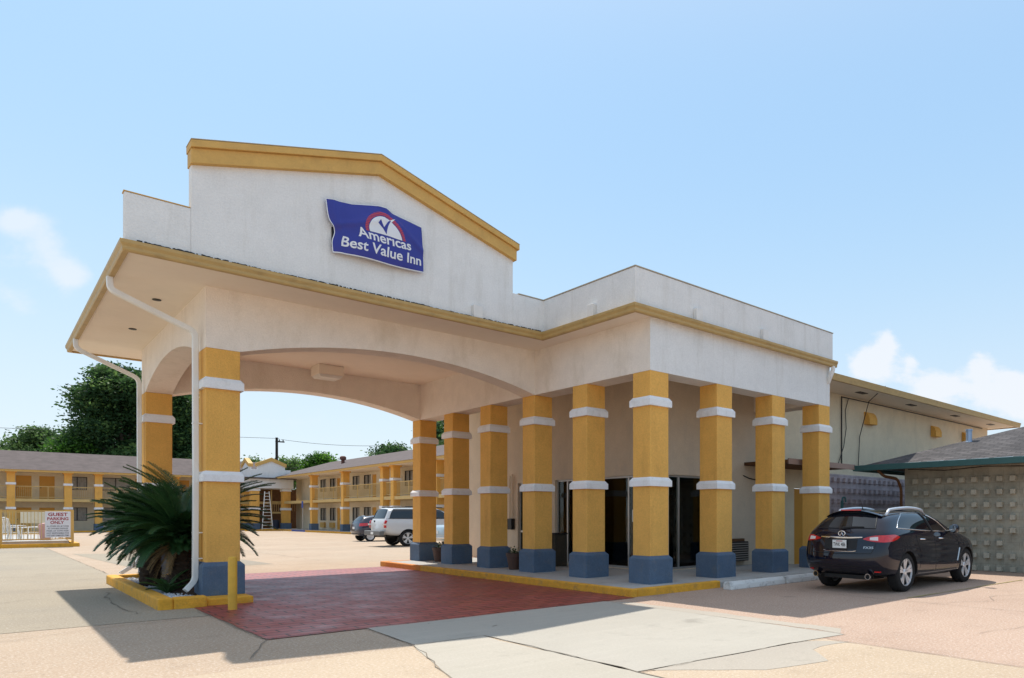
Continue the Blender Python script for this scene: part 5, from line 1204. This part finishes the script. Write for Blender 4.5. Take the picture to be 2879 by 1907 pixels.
l_ = MB()
for s_ in (-1, 1): l_.tube([(20.75 + s_ * .5, 78.7, .0), (20.85 + s_ * .2, 79.3, 4.0)], .04, 4)
l_.build('rail', m_plasticw, ld)
for k in range(12):
    u = (k + .6) / 12.2; hw_ = .5 - .3 * u; zc = 4.0 * u; MB().box(20.75 + .1 * u - hw_, 78.7 + .6 * u - .05, zc, 20.75 + .1 * u + hw_, 78.7 + .6 * u + .05, zc + .05).build('step', m_plasticw, ld)
tb = root('rubbish_bin', (23.2, 81.6, 0), 'dark blue rubbish bin beside the right column of the corner pavilion', 'bin'); MB().lathe([(.28, .1), (.36, 1.0), (.38, 1.02), (.36, 1.06), (.001, 1.12)], (22.3, 81.6, 0), 14).build('drum', M('bin_blue', (.02, .03, .06), .5), tb)
ps = root('parking_sign', (22.5, 73.2, 0), 'small blue accessible parking sign hanging at the far walkway', 'sign'); MB().box(22.3, 73.0, 2.3, 22.34, 73.35, 2.95).build('plate', m_bluekerb, ps); MB().tube([(22.36, 73.17, 0), (22.36, 73.17, 2.95)], .03, 6).build('post', m_alu, ps)
# yellow wall units below the far windows
for y in (71.2, 73.8, 62.6, 65.2): MB().box(24.5, y, .35, 24.698, y + 1.1, .85).build('air_conditioner', m_trim, bpy.data.objects['motel_wing.002'])

# ------------------------------------------------------------------ pool enclosure
FE = root('pool_fence', (1, 46, 0), 'yellow metal picket fence round the pool deck at the far left', 'fence')
fx0, fx1, fy0, fy1 = -14, 3.25, 44.75, 60
f_ = MB()
def picket_run(mb, p0, p1, n):
    p0, p1 = Vector(p0), Vector(p1)
    for k in range(n + 1):
        q = p0.lerp(p1, k / n); mb.box(q.x - .012, q.y - .012, .40, q.x + .012, q.y + .012, 1.74)
n = int((fx1 - fx0) / .125); picket_run(f_, (fx0, fy0, 0), (fx1, fy0, 0), n); picket_run(f_, (fx1, fy0, 0), (fx1, fy1, 0), int((fy1 - fy0) / .125)); picket_run(f_, (fx0, fy1, 0), (fx1, fy1, 0), n)
f_.build('pickets', m_rail, FE)
f_ = MB()
for z in (.36, 1.72):
    f_.box(fx0, fy0 - .022, z, fx1, fy0 + .022, z + .05); f_.box(fx1 - .022, fy0 + .023, z, fx1 + .022, fy1 - .023, z + .05); f_.box(fx0, fy1 - .022, z, fx1, fy1 + .022, z + .05)
f_.build('rails', m_trim, FE)
for x, y in ((fx1, fy0), (.72, fy0), (-2.2, fy0), (fx1, 48), (fx1, 52), (fx1, fy1), (.5, fy1)):
    MB().box(x - .045, y - .045, .15, x + .045, y + .045, 1.80).build('post', m_trim, FE)
dk = MB(); dk.box(fx0, fy0 + .15, -.1, fx1 - .12, fy1, .30); o = dk.build('pool_deck', m_walk); o['kind'] = 'structure'
kb = MB(); kb.box(fx0, fy0 - .25, -.1, fx1 + .25, fy0 - .05, .18); kb.box(fx1 + .06, fy0 - .05, -.1, fx1 + .25, fy1, .18); o = kb.build('kerb', m_kerb, bevel=.02); o['kind'] = 'structure'
sg = root('parking_notice', (2.72, 44.68, .5), 'white notice with red and dark lettering fixed to the pool fence', 'sign')
pb = MB().box(2.24, 44.64, .46, 3.17, 44.70, 1.71).build('board', m_signw, sg, bevel=.01)
def signline(s, x0, x1, z0, z1, mt, bold=.02):
    v, f, _ = textgeo(s, bold); return [(x0 + (x1 - x0) * a, 44.637, z0 + (z1 - z0) * b) for a, b in v], f
rl = MB()
for s, x0, x1, z0, z1 in (('GUEST', 2.35, 3.06, 1.49, 1.66), ('PARKING', 2.32, 3.09, 1.29, 1.44), ('ONLY', 2.43, 2.93, 1.11, 1.26)): rl.add(*signline(s, x0, x1, z0, z1, None, .03))
rl.build('red_lettering', m_redink, pb, recalc=False)
rl = MB()
for i, s in enumerate(('ALL OTHERS WILL BE TOWED', 'AT OWNERS EXPENSE', 'PARK AT OWN RISK', 'NOT RESPONSIBLE FOR', 'LOST AND DAMAGED ITEMS')): rl.add(*signline(s, 2.30 if i != 1 else 2.34, 3.11 if i != 1 else 3.07, .97 - i * .112, 1.04 - i * .112, None, .015))
rl.build('small_lettering', m_greyink, pb, recalc=False)
bs = root('pool_rules_board', (1.9, 50, 1), 'blank pale board on the fence behind the white lounge chairs', 'sign'); MB().box(1.55, 49.9, 1.12, 2.6, 49.95, 1.72).build('board', m_cream, bs); MB().box(2.06, 49.955, .3, 2.10, 50.0, 1.72).build('post', m_rail, bs)
def lounge(x, y, rz, label):
    t = root('lounge_chair', (x, y, .30), label, 'lounge chair', 'white plastic lounge chairs by the pool', rz, local=True)
    s_ = MB()
    for k in range(8): s_.box(-.28, -.32 + k * .085, .36, .28, -.25 + k * .085, .385)
    s_.build('seat', m_plasticw, t)
    b_ = MB()
    for k in range(7):
        u0, u1 = -.28 + k * .083, -.28 + k * .083 + .06
        b_.add([(u0, .34, .37), (u1, .34, .37), (u1, .72, 1.05), (u0, .72, 1.05), (u0, .37, .36), (u1, .37, .36), (u1, .75, 1.04), (u0, .75, 1.04)], [(0, 1, 2, 3), (4, 7, 6, 5), (0, 4, 5, 1), (1, 5, 6, 2), (2, 6, 7, 3), (3, 7, 4, 0)])
    b_.tube([(-.30, .35, .37), (-.30, .72, 1.04), (-.15, .75, 1.12), (.15, .75, 1.12), (.30, .72, 1.04), (.30, .35, .37)], .025, 6); b_.build('backrest', m_plasticw, t)
    for q in (-1, 1):
        MB().tube([(q * .32, -.36, .62), (q * .33, .1, .64), (q * .31, .5, .64)], .03, 6).build('armrest', m_plasticw, t)
        MB().tube([(q * .30, -.33, .64), (q * .31, -.36, .0)], .025, 6).build('leg', m_plasticw, t); MB().tube([(q * .29, .40, .4), (q * .31, .52, .0)], .025, 6).build('leg', m_plasticw, t)
lounge(1.95, 47.4, R(-115), 'white plastic lounge chair facing left, nearest to the parking notice')
lounge(.98, 47.2, R(160), 'white plastic lounge chair at the left picture edge beside the white table')
tt = root('pool_table', (1.25, 48.0, .3), 'round white plastic table between the two lounge chairs', 'table'); MB().lathe([(.001, .70), (.45, .70), (.45, .73), (.001, .735)], (1.25, 48.2, .3), 20).build('tabletop', m_plasticw, tt)
for q in range(4): a = q * PI / 2 + .7; MB().tube([(1.25 + .2 * math.cos(a), 48.2 + .2 * math.sin(a), 1.0), (1.25 + .35 * math.cos(a), 48.2 + .35 * math.sin(a), .3)], .02, 5).build('leg', m_plasticw, tt)
tb = root('pool_bin', (2.35, 46.6, .3), 'pale pink plastic bin half hidden behind the parking notice', 'bin'); MB().lathe([(.2, 0), (.26, .75), (.22, .82), (.001, .86)], (2.35, 46.6, .3), 14).build('drum', M('pink_plastic', (.55, .30, .27), .6), tb)

# ------------------------------------------------------------------ poles and wires
def utility_pole(x, y, h, label, box=False):
    t = root('utility_pole', (x, y, 0), label, 'utility pole', 'wooden utility poles behind the motel')
    MB().tube([(x, y, 0), (x, y, h)], [.20, .15], 10).build('pole', m_pole, t)
    MB().box(x - .15, y - .1, h - .6, x + .9, y + .1, h - .45).build('crossarm', m_pole, t)
    for q in (.3, .75): MB().lathe([(.05, 0), (.08, .1), (.04, .25)], (x + q, y, h - .45), 8).build('insulator', m_darkmetal, t)
    if box: MB().lathe([(.45, 0), (.5, .1), (.5, 1.3), (.4, 1.4), (.001, 1.45)], (x + 1.3, y, h - 2.6), 14).build('transformer', m_darkmetal, t); MB().box(x, y - .08, h - 2.0, x + 1.1, y + .08, h - 1.85).build('bracket', m_pole, t)
utility_pole(27.4, 99.9, 11.7, 'dark utility pole rising behind the corner pavilion')
utility_pole(35.2, 85.5, 10.4, 'utility pole with transformer drum behind the right far wing', True)
def wire(p0, p1, sag, label):
    p0, p1 = Vector(p0), Vector(p1); pts = [p0.lerp(p1, i / 16) - Vector((0, 0, sag * 4 * (i / 16) * (1 - i / 16))) for i in range(17)]
    o = MB().tube(pts, .022, 4, caps=False).build('power_line', m_pole); tag(o, label, 'cable', 'power lines between the utility poles')
wire((-60, 120, 11.6), (27.7, 99.9, 11.6), .5, 'upper power line running left from the pole behind the pavilion')
wire((-60, 121, 7.6), (27.4, 99.9, 8.0), .5, 'lower power line running left from the pole behind the pavilion')
wire((27.9, 99.9, 11.5), (35.6, 85.5, 10.2), .3, 'upper power line between the two utility poles')
wire((27.4, 99.9, 8.0), (35.4, 85.5, 6.9), .3, 'lower power line between the two utility poles')

# ------------------------------------------------------------------ trees
def tree(name, x, y, blobs, trunk_r, mats, nleaf, leaf, label, seed, trunk_top=None, group='trees beyond the far wings'):
    """blobs: (dx, dy, z, rx, rz) lobes of the crown; leaves in clumps spread through every lobe"""
    rg = np.random.default_rng(seed); random.seed(seed)
    t = root(name, (x, y, 0), label, 'tree', group)
    zt = trunk_top or min(b[2] for b in blobs); tr = MB(); tr.tube([(x, y, 0), (x + .1, y, zt * .5), (x - .1, y, zt)], [trunk_r, trunk_r * .8, trunk_r * .6], 9, caps=False)
    for b in blobs: tr.tube([(x, y, zt * .7), (x + b[0] * .5, y + b[1] * .5, zt * .7 + (b[2] - zt * .7) * .6), (x + b[0], y + b[1], b[2] + b[4] * .3)], [trunk_r * .5, trunk_r * .28, trunk_r * .08], 6, caps=False)
    tr.build('trunk', m_wood, t, recalc=False)
    vol = np.array([b[3] ** 2 * b[4] for b in blobs]) ** .75; vol = vol / vol.sum(); cen = []
    ncl = max(40, nleaf // 70)
    for b, w_ in zip(blobs, vol):
        k = max(5, int(ncl * w_)); d = rg.normal(size=(k, 3)); d /= np.linalg.norm(d, axis=1)[:, None]; rr = rg.random(k) ** .33 * rg.uniform(.8, 1.3, k)
        cen.append(np.c_[x + b[0] + d[:, 0] * rr * b[3], y + b[1] + d[:, 1] * rr * b[3], b[2] + d[:, 2] * rr * b[4]])
    cen = np.vstack(cen); per = max(6, nleaf // len(cen)); cs = leaf * 3.3
    c = np.repeat(cen, per, 0); c = c + rg.normal(size=c.shape) * cs * np.array([1, 1, .55]); n = len(c)
    a = rg.normal(size=(n, 3)); a[:, 2] *= .6; a /= np.linalg.norm(a, axis=1)[:, None]; b_ = np.cross(a, rg.normal(size=(n, 3))); b_ /= np.linalg.norm(b_, axis=1)[:, None]
    sz = leaf * rg.uniform(.6, 1.3, n)[:, None]
    v = np.stack([c - a * sz, c + b_ * sz * .55, c + a * sz, c - b_ * sz * .55], 1).reshape(-1, 3) - np.array([x, y, 0])
    me = bpy.data.meshes.new('crown'); me.vertices.add(4 * n); me.vertices.foreach_set('co', v.ravel()); me.loops.add(4 * n); me.loops.foreach_set('vertex_index', np.arange(4 * n))
    me.polygons.add(n); me.polygons.foreach_set('loop_start', np.arange(0, 4 * n, 4)); me.polygons.foreach_set('loop_total', np.full(n, 4))
    cm_ = rg.random(len(cen)); pm = np.repeat(np.where(cm_ < .45, 0, np.where(cm_ < .85, 1, 2)), per); me.polygons.foreach_set('material_index', pm.astype(np.int32))
    for m in mats: me.materials.append(m)
    me.update(); me.validate(); o = bpy.data.objects.new('crown', me); C.objects.link(o); o.parent = t; OFF[o.name] = Vector((x, y, 0))
# big dark oak: lobes over the left wing roof
def lobes(seed, n, R0, z0, z1, rl, flat=.75):
    rg = random.Random(seed); out = []
    for k in range(n):
        z = z0 + (z1 - z0) * (k + .5) / n; u = (z - z0) / (z1 - z0); rad = R0 * (1 - .75 * u ** 1.8) * rg.uniform(.25, 1.0); a = k * 2.4 + rg.uniform(-.4, .4); r_ = rl * rg.uniform(.75, 1.2) * (1 - .25 * u)
        out.append((math.cos(a) * rad, math.sin(a) * rad, z, r_, r_ * flat))
    return out
def at_dist(px, Z):
    r = (px - 1886) / 1945.5 * Z; return (Z + r) / 2 ** .5, (Z - r) / 2 ** .5
def plant(px, Z, ztop, rad, zlow, n, rl, mats, nleaf, leaf, label, seed, name='broadleaf_tree', trunk=.35):
    x, y = at_dist(px, Z); nleaf = int(nleaf * 1.8); leaf *= .72; tree(name, x, y, lobes(seed, n, rad, zlow, ztop - rl * .7, rl), trunk, mats, nleaf, leaf, label, seed)
plant(340, 82, 20.0, 5.8, 6.5, 20, 2.15, leaf_dark, 30000, .30, 'tallest dark oak towering over the left far roof', 21, trunk=.6)
plant(490, 86, 18.5, 4.3, 6.0, 18, 2.2, leaf_dark, 24000, .30, 'dark oak seen between and behind the two left canopy columns', 22, trunk=.55)
plant(110, 92, 13.6, 4.6, 6.0, 18, 2.0, leaf_mid, 18000, .27, 'pale green tree above the far roof at the left picture edge', 23)
plant(-40, 96, 13.0, 4.8, 6.0, 16, 2.1, leaf_mid, 14000, .28, 'pale green tree cut off by the left picture edge', 24)
plant(205, 78, 10.6, 2.6, 6.0, 9, 1.4, leaf_bright, 7000, .24, 'bright green small tree in front of the tallest oak', 25)
plant(705, 100, 9.9, 2.3, 5.5, 8, 1.1, leaf_mid, 3500, .24, 'small green treetop just left of the utility pole', 26)
plant(812, 98, 10.2, 3.2, 6.0, 12, 1.4, leaf_mid, 6000, .24, 'grey green treetop just right of the utility pole', 27)
plant(898, 90, 9.8, 2.5, 6.0, 12, 1.3, leaf_bright, 8000, .24, 'bright lime green tree beside the rusty roof vent', 28)
plant(945, 92, 8.3, 1.8, 5.5, 7, 1.0, leaf_bright, 3000, .24, 'low lime green treetop right of the bigger lime tree', 29)
plant(1115, 84, 10.6, 3.2, 6.0, 12, 1.5, leaf_dark, 9000, .24, 'dark green tree behind the pole with the transformer', 30)
plant(1262, 70, 12.0, 2.6, 6.5, 12, 1.5, leaf_dark, 8000, .24, 'dark tree seen between the two farthest lobby columns', 31)
plant(1330, 64, 10.5, 2.4, 6.0, 10, 1.4, leaf_mid, 5000, .24, 'green tree standing behind the lobby wall', 32)
